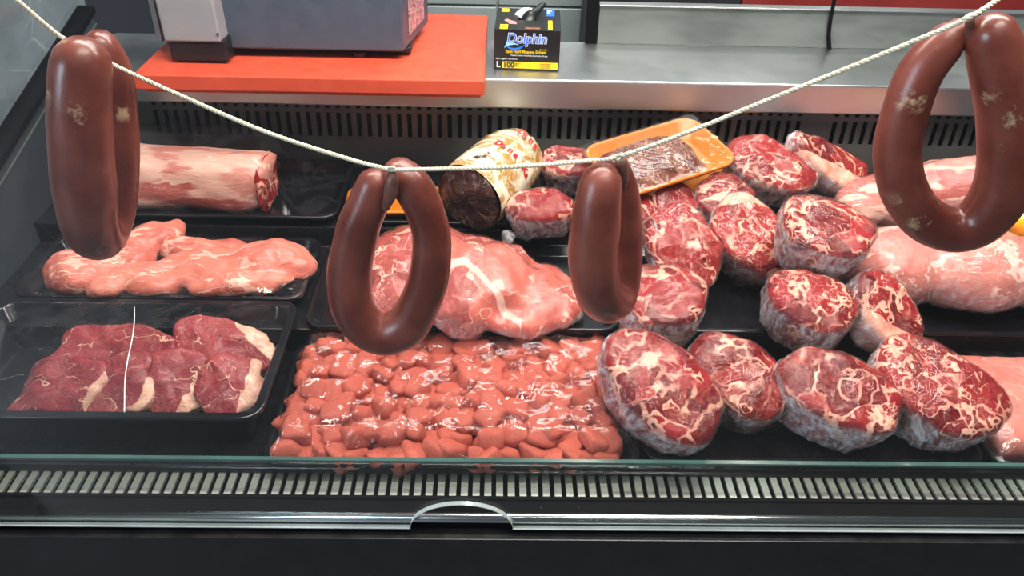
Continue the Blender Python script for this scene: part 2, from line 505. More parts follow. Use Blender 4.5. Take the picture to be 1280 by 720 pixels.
# ------------------------------------------------------------------ the setting
MB().box(-4.5, 4.5, -4, 4.0, -0.05, 0).build('floor', M['floor'], kind='structure')
MB().box(-1.05, -0.95, 0.2, 1.98, 0, 2.8).build('wall_left', M['marble'], kind='structure')
MB().box(-4.5, -0.95, 2.9, 3.0, 0, 2.9).build('wall_back_dark', M['darkwall'], kind='structure')
wb = MB().box(-0.95, 4.5, 2.61, 2.7, 0, 2.9).build('wall_back', M['grout'], kind='structure')
tile_me = mesh('tile', *(lambda b: (b.V, b.F))(MB().box(-0.147, 0.147, -0.012, 0, -0.097, 0.097)))
tile_me.materials.append(M['tile'])
for i in range(7):
    for k in range(4):
        o = obj('tile', tile_me, None, wb)
        o.location = (-0.75 + i * 0.30, 2.61, 0.50 + k * 0.20)
        mdf = o.modifiers.new('bevel', 'BEVEL'); mdf.width = 0.003
# red counter behind the steel upstand
MB().box(0.66, 2.6, 2.3, 2.5, 0, 1.06).build('trim_1', M['redwall'], kind='structure', bevel=0.004)
MB().box(0.245, 0.655, 2.3, 2.5, 0, 1.06).build('trim_2', M['darkwall'], kind='structure', bevel=0.004)

# ------------------------------------------------------------------ the display case
XL, XR = -0.70, 1.05
case = empty('display_case', (0.15, 0.95, 0), 'long black refrigerated butcher display case with slotted grilles and glass front', 'display case')
CO = Vector(case.location)


def cp(mb, name, mat, smooth=False, bevel=0, parent=None):
    """part of the case, built in world coordinates"""
    mb.V = [tuple(Vector(v) - CO) for v in mb.V]
    return mb.build(name, mat, parent or case, smooth, bevel)


# stepped deck
cp(MB().prism_x([(0.640, 0.74), (0.640, 0.775), (0.692, 0.775), (0.692, 0.800), (0.905, 0.800), (0.905, 0.838), (1.12, 0.838), (1.12, 0.872), (1.345, 0.872), (1.345, 0.70), (0.640, 0.70)], XL, XR), 'deck', M['deck'], bevel=0.002)
# base cabinet and front panel
cp(MB().box(XL, XR, 0.64, 1.48, 0.10, 0.70), 'base', M['panel'])
cp(MB().box(XL, XR, 0.612, 0.64, 0.12, 0.772), 'front_panel', M['panel'], bevel=0.001)
cp(MB().box(XL, XR, 0.70, 1.40, 0.0, 0.10), 'plinth', M['gasket'])
cp(MB().prism_x([(0.628, 0.772), (0.628, 0.789), (0.646, 0.797), (0.646, 0.772)], XL, XR), 'gasket', M['gasket'], bevel=0.001)
prof = [(0.629 + 0.0062 * math.cos(R(a)), 0.7885 + 0.0062 * math.sin(R(a))) for a in range(0, 360, 30)]
cp(MB().prism_x(prof, XL, XR), 'chrome_rail', M['chrome'], smooth=True)
# front grille: frame strips and slats over a dark duct
fg = cp(MB().box(XL, XR, 0.646, 0.650, 0.790, 0.800).box(XL, XR, 0.681, 0.692, 0.790, 0.800), 'front_grille', M['gasket'])
sl = MB().box(-0.0039, 0.0039, -0.0165, 0.0165, -0.004, 0.0)
slat_me = mesh('slat', sl.V, sl.F); slat_me.materials.append(M['slat'])
x = XL + 0.01
while x < 0.90:
    o = obj('slat', slat_me, None, fg)
    o.location = Vector((x, 0.6655, 0.8)) - CO
    x += 0.0132
# riser glass, low fence in front of the trays
rg = cp(MB().box(XL, XR, 0.662, 0.667, 0.7995, 0.8385), 'riser_glass', M['glass_g'])
cp(MB().box(XL, XR, 0.6618, 0.6672, 0.8385, 0.8415), 'polished_edge', M['glass_edge'], parent=rg)

# front glass pane with a finger notch in its lower edge
def pane():
    zb, zt, yb, yt = 0.780, 1.75, 0.6245, 0.500
    nx0 = Py(513, 656, 0.622).x; nx1 = Py(641, 656, 0.622).x
    cx, r = (nx0 + nx1) / 2, (nx1 - nx0) / 2
    arc = [(cx - r * math.cos(R(a)), zb + r * 0.80 * math.sin(R(a))) for a in range(0, 181, 6)]
    outline = [(XL, zb)] + arc + [(XR, zb), (XR, zt), (XL, zt)]

    def pt(xx, z, off):
        y = yb + (yt - yb) * (z - zb) / (zt - zb)
        return (xx, y - off, z)
    n = len(outline)
    V = [pt(a, b, 0) for a, b in outline] + [pt(a, b, 0.005) for a, b in outline]
    bm = bmesh.new()
    bv = [bm.verts.new(Vector(v) - CO) for v in V]
    f1 = bm.faces.new(bv[:n]); f2 = bm.faces.new(list(reversed(bv[n:])))
    bmesh.ops.triangulate(bm, faces=[f1, f2])
    me = bpy.data.meshes.new('front_glass'); bm.to_mesh(me); bm.free()
    g = obj('front_glass', me, M['glass'], case)
    e = MB()
    low = outline[:n - 2]
    for (a, b) in zip(low[:-1], low[1:]):
        k = len(e.V)
        e.V += [Vector(pt(a[0], a[1], -0.0002)) - CO, Vector(pt(b[0], b[1], -0.0002)) - CO, Vector(pt(b[0], b[1], 0.0052)) - CO, Vector(pt(a[0], a[1], 0.0052)) - CO]
        up = Vector((0, 0, 0.0010))
        e.V += [Vector(v) + up for v in e.V[k:k + 4]]
        e.F += [tuple(k + i for i in f) for f in ((0, 1, 2, 3), (7, 6, 5, 4), (0, 4, 5, 1), (2, 6, 7, 3), (1, 5, 6, 2), (0, 3, 7, 4))]
    me2 = mesh('ground_edge', e.V, e.F)
    obj('ground_edge', me2, M['glass_rim'], g)


pane()
# worktop, back wall and slotted rear grille
cp(MB().box(XL + 0.02, XR, 1.303, 1.503, 0.994, 1.044), 'worktop', M['steel'], bevel=0.003)
cp(MB().box(XL, XR, 1.352, 1.372, 0.60, 0.994), 'back_wall', M['cavity'])
rgm = MB()
YG0, YG1 = 1.328, 1.331


def grille_span(xa, xb):
    for z0, z1 in ((0.872, 0.930), (0.972, 0.980), (0.9925, 0.9945)):
        rgm.box(xa, xb, YG0, YG1, z0, z1)
    p = 0.0168
    n = int((xb - xa) / p)
    for i in range(n + 1):
        xx = xa + (xb - xa) * i / n
        a, b = max(xa, xx - 0.0047), min(xb, xx + 0.0047)
        rgm.box(a, b, YG0, YG1, 0.930, 0.972)
        rgm.box(a, b, YG0, YG1, 0.980, 0.9925)


rgm.box(XL, -0.575, YG0, YG1, 0.872, 0.9945)
grille_span(-0.575, 0.52)
rgm.box(0.52, 0.565, YG0, YG1, 0.872, 0.9945)
grille_span(0.565, XR)
cp(rgm, 'rear_grille', M['grille'])
# left end panel with sloped gasketed top
cp(MB().prism_x([(0.640, 0.10), (1.48, 0.10), (1.48, 1.085), (1.096, 0.985), (0.640, 0.880)], XL - 0.02, XL), 'end_panel', M['endpanel'])
cp(MB().prism_x([(0.640, 0.880), (1.096, 0.985), (1.48, 1.085), (1.48, 1.098), (1.096, 0.998), (0.640, 0.893)], XL - 0.024, XL + 0.006), 'end_gasket', M['gasket'], bevel=0.002)
cp(MB().prism_x([(0.640, 0.860), (1.096, 0.965), (1.48, 1.065), (1.48, 1.067), (1.096, 0.967), (0.640, 0.862)], XL, XL + 0.002), 'end_trim', M['steel_d'])
cp(MB().prism_x([(0.640, 0.893), (1.096, 0.998), (1.48, 1.098), (1.48, 1.5), (0.60, 1.5)], XL - 0.014, XL - 0.008), 'end_glass', M['glass'])
# right end panel
cp(MB().prism_x([(0.640, 0.10), (1.48, 0.10), (1.48, 1.085), (1.096, 0.985), (0.640, 0.880)], XR, XR + 0.02), 'end_panel', M['endpanel'])
# corner posts and header that carry the pane and the string
for xx in (XL - 0.03, XR):
    cp(MB().box(xx, xx + 0.03, 0.585, 0.64, 0.10, 1.90), 'corner_post', M['gasket'], bevel=0.003)
cp(MB().box(XL, XR, 0.56, 0.62, 1.86, 1.90), 'header_bar', M['gasket'], bevel=0.003)
# steel upstand at the back of the worktop
cp(MB().box(0.179, XR, 1.494, 1.506, 1.044, 1.112), 'upstand', M['steel_d'], bevel=0.001)
cp(MB().box(0.158, 0.178, 1.490, 1.508, 1.044, 1.40), 'upstand_post', M['gasket'], bevel=0.001)
cp(MB().box(0.1785, XR, 1.488, 1.510, 1.112, 1.114), 'upstand_cap', M['steel'], bevel=0.0005)

# cable behind the steel upstand runs down its face
cy = 1.489
cpts = catmull([tuple(Py(1037, 62, cy)) , tuple(Py(1036, 45, cy)), tuple(Py(1038, 25, cy)), tuple(Py(1042, 5, cy)), tuple(Py(1046, -15, cy))], 5)
MB().tube([tuple(p) for p in cpts], 0.0035, 8).build('power_cable', M['gasket'], None, True, label='thin black cable running up the dull steel upstand', cat='cable')

# ------------------------------------------------------------------ board, scale, gloves
b0, b1 = -0.546, -0.018
board = MB().box(-0.264, 0.264, -0.172, 0.172, 0, 0.0235).build('cutting_board', M['red_board'], bevel=0.002, label='thick red plastic cutting board lying under the weighing scale', cat='cutting board')
board.location = (-0.282, 1.400, 1.0445)
MB().box(-0.262, 0.258, -0.145, -0.099, -0.014, 0).build('cleat', M['red_board'], board, bevel=0.002)

ZB = 1.068
sc = empty('weighing_scale', (-0.33, 1.37, ZB), 'blue grey shop weighing scale with light grey column standing on red board', 'scale')
SO = Vector(sc.location)


def scp(mb, name, mat, bevel=0.003, parent=None, smooth=False):
    mb.V = [tuple(Vector(v) - SO) for v in mb.V]
    return mb.build(name, mat, parent or sc, smooth, bevel)


hy = 1.312
hx0 = Py(205, 40, hy).x; hx1 = Py(503, 40, hy).x
hz = Py(400, 63, hy).z
scp(MB().loft([[(hx0, hy, hz), (hx1, hy, hz), (hx1 + 0.028, hy + 0.16, hz), (hx0 - 0.02, hy + 0.16, hz)],
               [(hx0, hy - 0.012, hz + 0.22), (hx1 + 0.004, hy - 0.012, hz + 0.22), (hx1 + 0.03, hy + 0.16, hz + 0.22), (hx0 - 0.02, hy + 0.16, hz + 0.22)]]), 'housing', M['scale_blue'])
cx0 = Py(203, 40, hy - 0.035).x; cx1 = Py(277, 40, hy - 0.035).x
cz = Py(240, 53, hy - 0.035).z
scp(MB().loft([[(cx0, hy - 0.035, cz), (cx1 - 0.004, hy - 0.035, cz), (cx1, hy + 0.02, cz), (cx0, hy + 0.02, cz)],
               [(cx0 - 0.006, hy - 0.035, cz + 0.21), (cx1 - 0.008, hy - 0.035, cz + 0.21), (cx1 - 0.004, hy + 0.02, cz + 0.21), (cx0 - 0.006, hy + 0.02, cz + 0.21)]]), 'column', M['scale_grey'])
fb = scp(MB().box(cx0 + 0.004, cx1 + 0.002, hy - 0.032, hy + 0.04, ZB + 0.004, cz + 0.003), 'column_foot', M['scale_black'])
scp(MB().box(cx0 + 0.012, cx0 + 0.03, hy - 0.026, hy - 0.01, ZB, ZB + 0.005), 'pad', M['scale_black'], 0, fb)
scp(MB().box(cx1 - 0.02, cx1 - 0.004, hy - 0.026, hy - 0.01, ZB, ZB + 0.005), 'pad', M['scale_black'], 0, fb)
scp(MB().box(hx0 + 0.02, hx1 + 0.01, hy + 0.022, hy + 0.155, ZB + 0.004, hz), 'base_plate', M['scale_black'])
for fx, fy in ((Py(450, 70, hy + 0.02).x, hy + 0.02), (hx1 - 0.02, hy + 0.13), (hx0 + 0.03, hy + 0.13)):
    ft = scp(MB().tube([(fx, fy, ZB), (fx, fy, ZB + 0.009)], 0.0125, 16), 'foot', M['scale_black'], 0.001)
    scp(MB().tube([(fx, fy, ZB + 0.009), (fx, fy, hz + 0.002)], 0.005, 10), 'screw', M['chrome'], 0, ft)
scp(MB().loft([[(hx0 - 0.022, hy + 0.02, hz + 0.006), (hx0 - 0.008, hy + 0.005, hz + 0.006), (hx0 - 0.008, hy + 0.02, hz + 0.006)], [(hx0 - 0.024, hy + 0.02, hz + 0.22), (hx0 - 0.010, hy + 0.005, hz + 0.22), (hx0 - 0.010, hy + 0.02, hz + 0.22)]]), 'side_rail', M['scale_grey'], 0.001)
# printed sticker on the right flank
st = MB()
def flank(t, z, off=0.0012):
    xa = hx1 + 0.028 * t + (0.004 - 0.002 * t) * (z / 0.22)
    return (xa + off, hy + 0.16 * t - 0.012 * (1 - t) * (z / 0.22), hz + z)
st.V = [flank(0.22, 0.016), flank(0.8, 0.016), flank(0.8, 0.075), flank(0.22, 0.075), flank(0.22, 0.016, 0), flank(0.8, 0.016, 0), flank(0.8, 0.075, 0), flank(0.22, 0.075, 0)]
st.F = [(0, 1, 2, 3), (7, 6, 5, 4), (0, 4, 5, 1), (1, 5, 6, 2), (2, 6, 7, 3), (3, 7, 4, 0)]
scp(st, 'sticker', M['sticker'], 0)
scp(MB().tube([(cx1 - 0.006, hy - 0.0355, cz + 0.014), (cx1 - 0.006, hy - 0.037, cz + 0.014)], 0.002, 10), 'rivet', M['chrome'], 0)

# glove box
GW, GD, GH = 0.107, 0.122, 0.066
gb = empty('glove_box', tuple((Pz(620, 85, 1.0445) + Pz(700, 91, 1.0445)) / 2), 'black cardboard box of disposable gloves on steel worktop', 'box')
gb.location.z = 1.0445
gb.location.y += GD / 2
gb.rotation_euler.z = R(-2.5)
# carton with an opening in the top
cart = MB()
ox0, ox1, oy0, oy1 = -0.022, 0.018, -0.020, 0.038
outer = rrect(-GW / 2, GW / 2, -GD / 2, GD / 2, 0.0015, 0, 2)
oval = []
for (xx, yy, zz) in outer:
    a = math.atan2(yy, xx)
    oval.append(((ox0 + ox1) / 2 + 0.024 * math.cos(a), 0.012 + 0.026 * math.sin(a), GH))
cart.loft([outer, [(p[0], p[1], GH) for p in outer], oval, [(p[0], p[1], GH - 0.02) for p in oval]], True, True)
cart.build('carton', M['card_black'], gb)
FY = -GD / 2 - 0.0004


def rect(name, x0, x1, z0, z1, mat, parent=gb, y=FY, t=0.0004):
    return MB().box(x0, x1, y, y + t, z0, z1).build(name, mat, parent)


def text(s, size, loc, rot, mat, parent, bold=0.0, sx=1.0, shear=0.0, name='lettering', ext=0.0002):
    c = bpy.data.curves.new(name, 'FONT')
    c.body, c.size, c.extrude, c.offset, c.shear = s, size, ext, bold, shear
    c.materials.append(mat)
    t = bpy.data.objects.new('tmp', c); COL.objects.link(t)
    me = bpy.data.meshes.new_from_object(t.evaluated_get(bpy.context.evaluated_depsgraph_get()))
    bpy.data.objects.remove(t); bpy.data.curves.remove(c)
    me.name = name
    o = obj(name, me, mat, parent)
    o.location = loc; o.rotation_euler = rot; o.scale.x = sx
    return o


RF = (R(90), 0, 0)
text('Dolphin', 0.0215, (-0.033, FY - 0.0002, 0.0455), RF, M['ink_white'], gb, 0.0011, 0.93, 0.12)
text('Dolphin', 0.0215, (-0.033, FY - 0.0005, 0.0455), RF, M['ink_blue'], gb, 0.0003, 0.93, 0.12)
# leaping emblem under the lettering: body and wave
sw = MB()
top = [(-0.036 + 0.034 * t, 0.0445 - 0.020 * t * (1 - t) * 1.2 - 0.0030 * (1 - t)) for t in np.linspace(0, 1, 13)]
bot = [(p[0], p[1] - 0.0052 * math.sin(math.pi * min(1, max(0.06, t)))) for p, t in zip(top, np.linspace(0, 1, 13))]
def flat(poly, y, mat, name):
    V = [(px, y, pz) for px, pz in poly] + [(px, y + 0.0003, pz) for px, pz in poly]
    n = len(poly)
    Fc = [tuple(range(n)), tuple(reversed(range(n, 2 * n)))] + [(i, n + i, n + (i + 1) % n, (i + 1) % n) for i in range(n)]
    return obj(name, mesh(name, V, Fc), mat, gb)
flat(top + bot[::-1], FY - 0.0004, M['ink_blue'], 'emblem_wave')
flat([(-0.037, 0.0365), (-0.034, 0.0425), (-0.033, 0.0475), (-0.027, 0.0450), (-0.020, 0.0450), (-0.013, 0.0420), (-0.020, 0.0425), (-0.027, 0.0415), (-0.032, 0.0395)], FY - 0.0008, M['ink_lblue'], 'emblem')
text('Siyah Nitril Muayene Eldiveni', 0.0072, (-0.0345, FY - 0.0002, 0.0285), RF, M['card_yellow'], gb, 0.00012, 0.78)
text('Premium', 0.0034, (0.021, FY - 0.0002, 0.0340), RF, M['card_yellow'], gb)
text('Pudrasiz Powder Free Nitrile Examination Gloves', 0.0037, (-0.026, FY - 0.0002, 0.0235), RF, M['ink_white'], gb, 0, 0.80)
text('Steril degildir non-sterile', 0.0035, (-0.0505, FY - 0.0002, 0.0175), RF, M['ink_white'], gb)
text('L', 0.0135, (-0.0495, FY - 0.0002, 0.0045), RF, M['ink_white'], gb, 0.0003)
band = rect('yellow_band', -0.040, 0.0515, 0.0030, 0.0140, M['card_yellow'])
text('100', 0.0125, (-0.0385, FY - 0.0003, 0.0045), RF, M['card_black'], band, 0.0004)
for k, s_ in enumerate(('ADET', 'PCS')):
    text(s_, 0.0032, (-0.0195, FY - 0.0003, 0.0098 - 0.0035 * k), RF, M['card_black'], band)
for k in range(3):
    text('Muayene Eldiveni', 0.0026, (0.022, FY - 0.0003, 0.0105 - 0.0030 * k), RF, M['ink_brown'], band)
# top print
def top_patch(x0, x1, y0, y1, mat, name='top_print'):
    return MB().box(x0, x1, y0, y1, GH, GH + 0.0004).build(name, mat, gb)
top_patch(-0.046, -0.033, 0.038, 0.057, M['card_yellow'])
top_patch(-0.045, -0.032, -0.058, -0.034, M['card_yellow'])
top_patch(0.030, 0.044, 0.020, 0.054, M['ink_blue'])
top_patch(0.033, 0.040, -0.056, -0.006, M['card_yellow'])
top_patch(-0.004, 0.020, -0.056, -0.046, M['ink_brown'])
hp = [(-0.040, -0.010), (-0.034, -0.003), (-0.029, -0.010), (-0.020, -0.017), (-0.018, -0.030), (-0.030, -0.030), (-0.034, -0.020)]
V = [(a, b, GH + 0.0003) for a, b in hp] + [(a, b, GH) for a, b in hp]
obj('hand_print', mesh('hand_print', V, [tuple(range(7))[::-1], tuple(range(7, 14))] + [(i, (i + 1) % 7, 7 + (i + 1) % 7, 7 + i) for i in range(7)]), M['ink_pink'], gb)
text('Eldiven', 0.011, (0.0315, 0.053, GH + 0.0006), (0, 0, R(-90)), M['ink_white'], gb, 0, 0.6)
# glove poking out of the opening
gp = [(0.000, 0.010, GH - 0.012, 0.016), (0.004, 0.016, GH - 0.002, 0.0135), (0.010, 0.022, GH + 0.004, 0.008), (0.019, 0.030, GH + 0.011, 0.006), (0.026, 0.036, GH + 0.016, 0.0045)]
gc = catmull(gp, 5)
MB().tube([tuple(p[:3]) for p in gc], [float(p[3]) for p in gc], 12).build('glove', M['nitrile'], gb, True)
gc = catmull([(-0.016, 0.024, GH - 0.006, 0.010), (-0.010, 0.030, GH + 0.002, 0.007), (0.002, 0.034, GH + 0.003, 0.006), (0.010, 0.032, GH - 0.004, 0.005)], 5)
MB().tube([tuple(p[:3]) for p in gc], [float(p[3]) for p in gc], 10).build('inner_flap', M['ink_white'], gb, True)

# ------------------------------------------------------------------ trays
def tray(name, x0, x1, y0, y1, z0, depth, flare, mat, label, cat='tray', rim=0.010, r=0.022, group=None, rot=None, film=None):
    c = Vector(((x0 + x1) / 2, (y0 + y1) / 2, z0))
    root = empty(name, c, label, cat, group)
    hx, hy_ = (x1 - x0) / 2, (y1 - y0) / 2
    i = rim + flare
    t = 0.0022
    L = [rrect(-hx + i, hx - i, -hy_ + i, hy_ - i, r * 0.7, 0),
         rrect(-hx + rim, hx - rim, -hy_ + rim, hy_ - rim, r, depth - 0.004),
         rrect(-hx, hx, -hy_, hy_, r + 0.004, depth - 0.005),
         rrect(-hx, hx, -hy_, hy_, r + 0.004, depth - 0.001),
         rrect(-hx + 0.002, hx - 0.002, -hy_ + 0.002, hy_ - 0.002, r + 0.003, depth),
         rrect(-hx + rim, hx - rim, -hy_ + rim, hy_ - rim, r, depth),
         rrect(-hx + rim + t, hx - rim - t, -hy_ + rim + t, hy_ - rim - t, r, depth - 0.002),
         rrect(-hx + i + t, hx - i - t, -hy_ + i + t, hy_ - i - t, r * 0.7, t + 0.002),
         rrect(-hx + i + t + .004, hx - i - t - .004, -hy_ + i + t + .004, hy_ - i - t - .004, r * 0.6, t)]
    m = MB(); m.loft(L, True, True)
    o = m.build('tray_body', mat, root)
    me = o.data
    for p in me.polygons: p.use_smooth = len(p.vertices) == 4 and abs(p.normal.z) < 0.95
    if rot: root.rotation_euler = rot
    return root


def sheet(name, root, x0, x1, y0, y1, hf, mat, nx=70, ny=44, edge=0.0, label=None):
    """film lying over something; local coordinates of root; hf(x,y)->z"""
    V, Fc, mk = [], [], []
    for j in range(ny + 1):
        for i in range(nx + 1):
            u, v = i / nx, j / ny
            xx, yy = x0 + (x1 - x0) * u, y0 + (y1 - y0) * v
            V.append((xx, yy, hf(xx, yy)))
            mk.append(1.0 if min(u, 1 - u, v, 1 - v) < 0.03 else 0.0)
    for j in range(ny):
        for i in range(nx):
            a = j * (nx + 1) + i
            Fc.append((a, a + 1, a + nx + 2, a + nx + 1))
    me = mesh(name, V, Fc, True)
    setattrf(me, 'milk', mk)
    return obj(name, me, mat, root)


def nz(x, y, z, s=1.0): return noise.noise(Vector((x * s, y * s, z * s)))


T_steak = tray('meat_tray', -0.665, -0.262, 0.706, 0.940, 0.8005, 0.060, 0.012, M['black'], 'deep black plastic tray holding raw steaks with pepper marks', film=True)
T_cube = tray('meat_tray', -0.262, 0.172, 0.674, 0.903, 0.8005, 0.022, 0.010, M['black'], 'shallow black tray piled with diced pink veal', rim=0.006)
T_fr = tray('meat_tray', 0.176, 0.582, 0.690, 0.903, 0.8005, 0.016, 0.010, M['black'], 'black tray under the front row of wrapped beef rolls', rim=0.006)
T_pink = tray('meat_tray', 0.586, 0.92, 0.690, 0.903, 0.8005, 0.016, 0.010, M['black'], 'black tray holding flat slab of pink minced meat', rim=0.006)
T_mc = tray('meat_tray', -0.252, 0.172, 0.893, 1.115, 0.8385, 0.014, 0.008, M['black'], 'black tray with film wrapped veal leg behind diced veal', rim=0.006)
T_ml = tray('meat_tray', -0.660, -0.262, 0.946, 1.113, 0.8385, 0.020, 0.008, M['black'], 'black tray of pink boneless poultry meat pieces', rim=0.006)
T_mr = tray('meat_tray', 0.176, 0.512, 0.893, 1.115, 0.8385, 0.014, 0.008, M['black'], 'scratched black tray under the middle beef rolls', rim=0.006)
T_mrr = tray('meat_tray', 0.516, 0.95, 0.893, 1.115, 0.8385, 0.014, 0.008, M['black'], 'black tray under the long pale pink meat roll', rim=0.006)
T_bl = tray('meat_tray', -0.640, -0.240, 1.118, 1.320, 0.8725, 0.018, 0.010, M['black'], 'black tray holding fat covered loin joint by slotted grille', rim=0.006)
T_bc = tray('meat_tray', -0.232, 0.300, 1.122, 1.320, 0.8725, 0.010, 0.006, M['black'], 'black tray under the gold wrapped cured log', rim=0.006)
T_br = tray('meat_tray', 0.306, 0.95, 1.122, 1.320, 0.8725, 0.010, 0.006, M['black'], 'black tray under the rear beef rolls by slotted grille', rim=0.006)


# ------------------------------------------------------------------ drum shaped meat (rolls, steaks)
def basis(az, el, spin):
    """local z -> face normal; az 0 faces the customer, + turns right; el 90 faces up"""
    a, e = R(az), R(el)
    n = Vector((math.sin(a) * math.cos(e), -math.cos(a) * math.cos(e), math.sin(e)))
    up = Vector((0, 0, 1)) if e < R(88) else Vector((0, 1, 0))
    xr = up.cross(n).normalized()
    if xr.x < 0: xr = -xr
    yr = n.cross(xr)
    s = R(spin)
    x2 = xr * math.cos(s) + yr * math.sin(s)
    y2 = n.cross(x2)
    return Matrix((x2, y2, n)).transposed()


def drum(a, b, h, seed, lump=0.10, facebump=0.003, fatrim=0.0, fatdir=None, puff=1.0, nth=56, pw=2.3, offset=0.0, wr=0.0, flat=False):
    prof = [(0.0, 0.03), (0.40, 0.02), (0.66, 0.02), (0.79, 0.06), (0.86, 0.13), (0.915, 0.27), (0.95, 0.42), (0.975, 0.56), (0.995, 0.70),
            (1.0, 0.81), (0.995, 0.885), (0.965, 0.945), (0.91, 0.985), (0.82, 1.005), (0.70, 1.015), (0.55, 1.02), (0.40, 1.03), (0.26, 1.03), (0.13, 1.03), (0.0, 1.03)]
    if flat: prof = [(min(1, r * 1.0 + (0.12 if 0.5 < r < 0.98 and zz < 0.7 else 0)), zz) for r, zz in prof]
    V, fat, milk = [], [], []
    so = seed * 7.31
    rows = []
    for k, (rho, zz) in enumerate(prof):
        row = []
        cnt = 1 if rho == 0 else nth
        for i in range(cnt):
            th = 2 * math.pi * i / nth
            c, s = math.cos(th), math.sin(th)
            se = (abs(c) ** pw + abs(s) ** pw) ** (-1 / pw)
            rad = 1 + lump * 1.6 * noise.noise(Vector((c * 1.1 + so, s * 1.1, so * 0.7))) + lump * 0.7 * noise.noise(Vector((c * 2.6, s * 2.6 + so, zz * 1.5)))
            rr = rho * se * rad
            p = Vector((a * rr * c, b * rr * s, h * zz))
            if zz > 0.8:
                f = min(1, (zz - 0.8) / 0.2)
                p.z += facebump * f * (2.2 * noise.noise(Vector((p.x * 28 + so, p.y * 28, so))) + 1.0 * noise.noise(Vector((p.x * 75, p.y * 75 + so, 3))))
                p.z += puff * 0.004 * (1 - rho * rho) * f
            else:
                d = 0.004 * noise.noise(Vector((c * 5 + so, s * 5, zz * 3)))
                p.x += c * d; p.y += s * d
            row.append(len(V)); V.append(p)
            fm = 0.0
            if fatrim and k > 3:
                fm = max(0.0, 1 - abs(zz - 0.955) / 0.055) * fatrim * (0.62 + 0.9 * noise.noise(Vector((c * 1.5 + so, s * 1.5, 2.0))))
                if zz < 0.8: fm = fatrim * 0.55
            if fatdir is not None:
                q = rho * math.cos(th - R(fatdir[0]))
                fm = max(fm, min(1, max(0, (q - fatdir[1]) / 0.12)))
            fat.append(fm)
            milk.append(0.0 if rho < 0.80 and zz > 0.5 else min(1.0, max(0.0, (0.95 - zz) / 0.08)) * (0.6 + 0.8 * abs(noise.noise(Vector((c * 1.7 + so, s * 1.7, 5))))))
        rows.append(row)
    Fc = []
    for k in range(len(rows) - 1):
        r0, r1 = rows[k], rows[k + 1]
        for i in range(nth):
            j = (i + 1) % nth
            if len(r0) == 1: Fc.append((r0[0], r1[j], r1[i]))
            elif len(r1) == 1: Fc.append((r0[i], r0[j], r1[0]))
            else: Fc.append((r0[i], r0[j], r1[j], r1[i]))
    me = mesh('drum', V, Fc, True)
    if offset:
        me.update()
        nor = [v.normal.copy() for v in me.vertices]
        for v, n_ in zip(me.vertices, nor):
            e = offset + wr * max(0, noise.noise(v.co * 55 + Vector((so, 0, 0)))) + wr * 0.5 * max(0, noise.noise(v.co * 130))
            v.co = v.co + n_ * e
        me.update()
    setattrf(me, 'fat', fat); setattrf(me, 'milk', milk)
    return me


def seat(me, Rm, px, py, zs, anchor):
    """stand the rotated mesh on height zs with its anchor point seen at pixel (px,py)"""
    co = np.empty(len(me.vertices) * 3); me.vertices.foreach_get('co', co); co = co.reshape(-1, 3)
    zmin = (co @ np.array(Rm).T)[:, 2].min()
    oz = zs - zmin
    an = Rm @ Vector(anchor)
    return Pz(px, py, oz + an.z) - an


def roll(px, py, zs, wpx, hpx, h, az, el, spin, seed, label, lump=0.09, fatrim=0.75, name='beef_roll', mat='beef', group='film wrapped beef rolls', pw=2.3, cat='meat', tail=False, filmed='film_w', fatdir=None):
    d0 = mpp(Pz(px, py, zs + h))
    a, b = wpx / 2 * d0, hpx / 2 * d0
    Rm = basis(az, el, spin)
    me = drum(a, b, h, seed, lump, 0.003, fatrim, fatdir, pw=pw)
    me.name = name
    root = empty(name, label=label, cat=cat, group=group)
    loc = seat(me, Rm, px, py, zs + 0.002, (0, 0, h))
    root.matrix_world = Matrix.Translation(loc) @ Rm.to_4x4()
    obj('meat', me, M[mat], root)
    if filmed:
        fm = drum(a, b, h, seed, lump, 0.003, fatrim, fatdir, pw=pw, offset=0.0012, wr=0.0022)
        obj('film_wrap', fm, M[filmed], root)
    if tail:
        tb = MB()
        dr = Rm.transposed() @ Vector((-0.7, -0.5, -0.05)).normalized()
        base = dr * min(a, b) * 0.9; base.z = h * 0.15
        pts = [base + dr * t for t in (0, 0.012, 0.02, 0.03, 0.036)]
        tb.tube(pts, [0.016, 0.007, 0.005, 0.009, 0.011], 10)
        tm = mesh('film_tail', tb.V, tb.F, True)
        for v in tm.vertices: v.co += Vector([0.004 * noise.noise(v.co * 160 + Vector((k * 9, 0, 0))) for k in range(3)])
        setattrf(tm, 'milk', [0.6] * len(tm.vertices))
        obj('film_tail', tm, M['film_w'], root)
    return root


ZF, ZM, ZBK = 0.803, 0.841, 0.875
# front row
roll(831, 478, ZF, 168, 112, 0.080, 14, 62, -54, 1, 'tall film wrapped beef roll beside diced veal, dark red muscle round fat seam')
roll(925, 464, ZF, 136, 102, 0.076, 4, 66, -44, 2, 'film wrapped beef roll of mostly lean red, second from diced veal')
roll(1054, 481, ZF, 162, 104, 0.082, 4, 68, -36, 3, 'broad film wrapped beef roll with streaky pink end in the front row')
roll(1182, 482, ZF, 158, 110, 0.082, -2, 66, -42, 4, 'film wrapped beef roll leaning beside flat pink minced meat', pw=2.6)
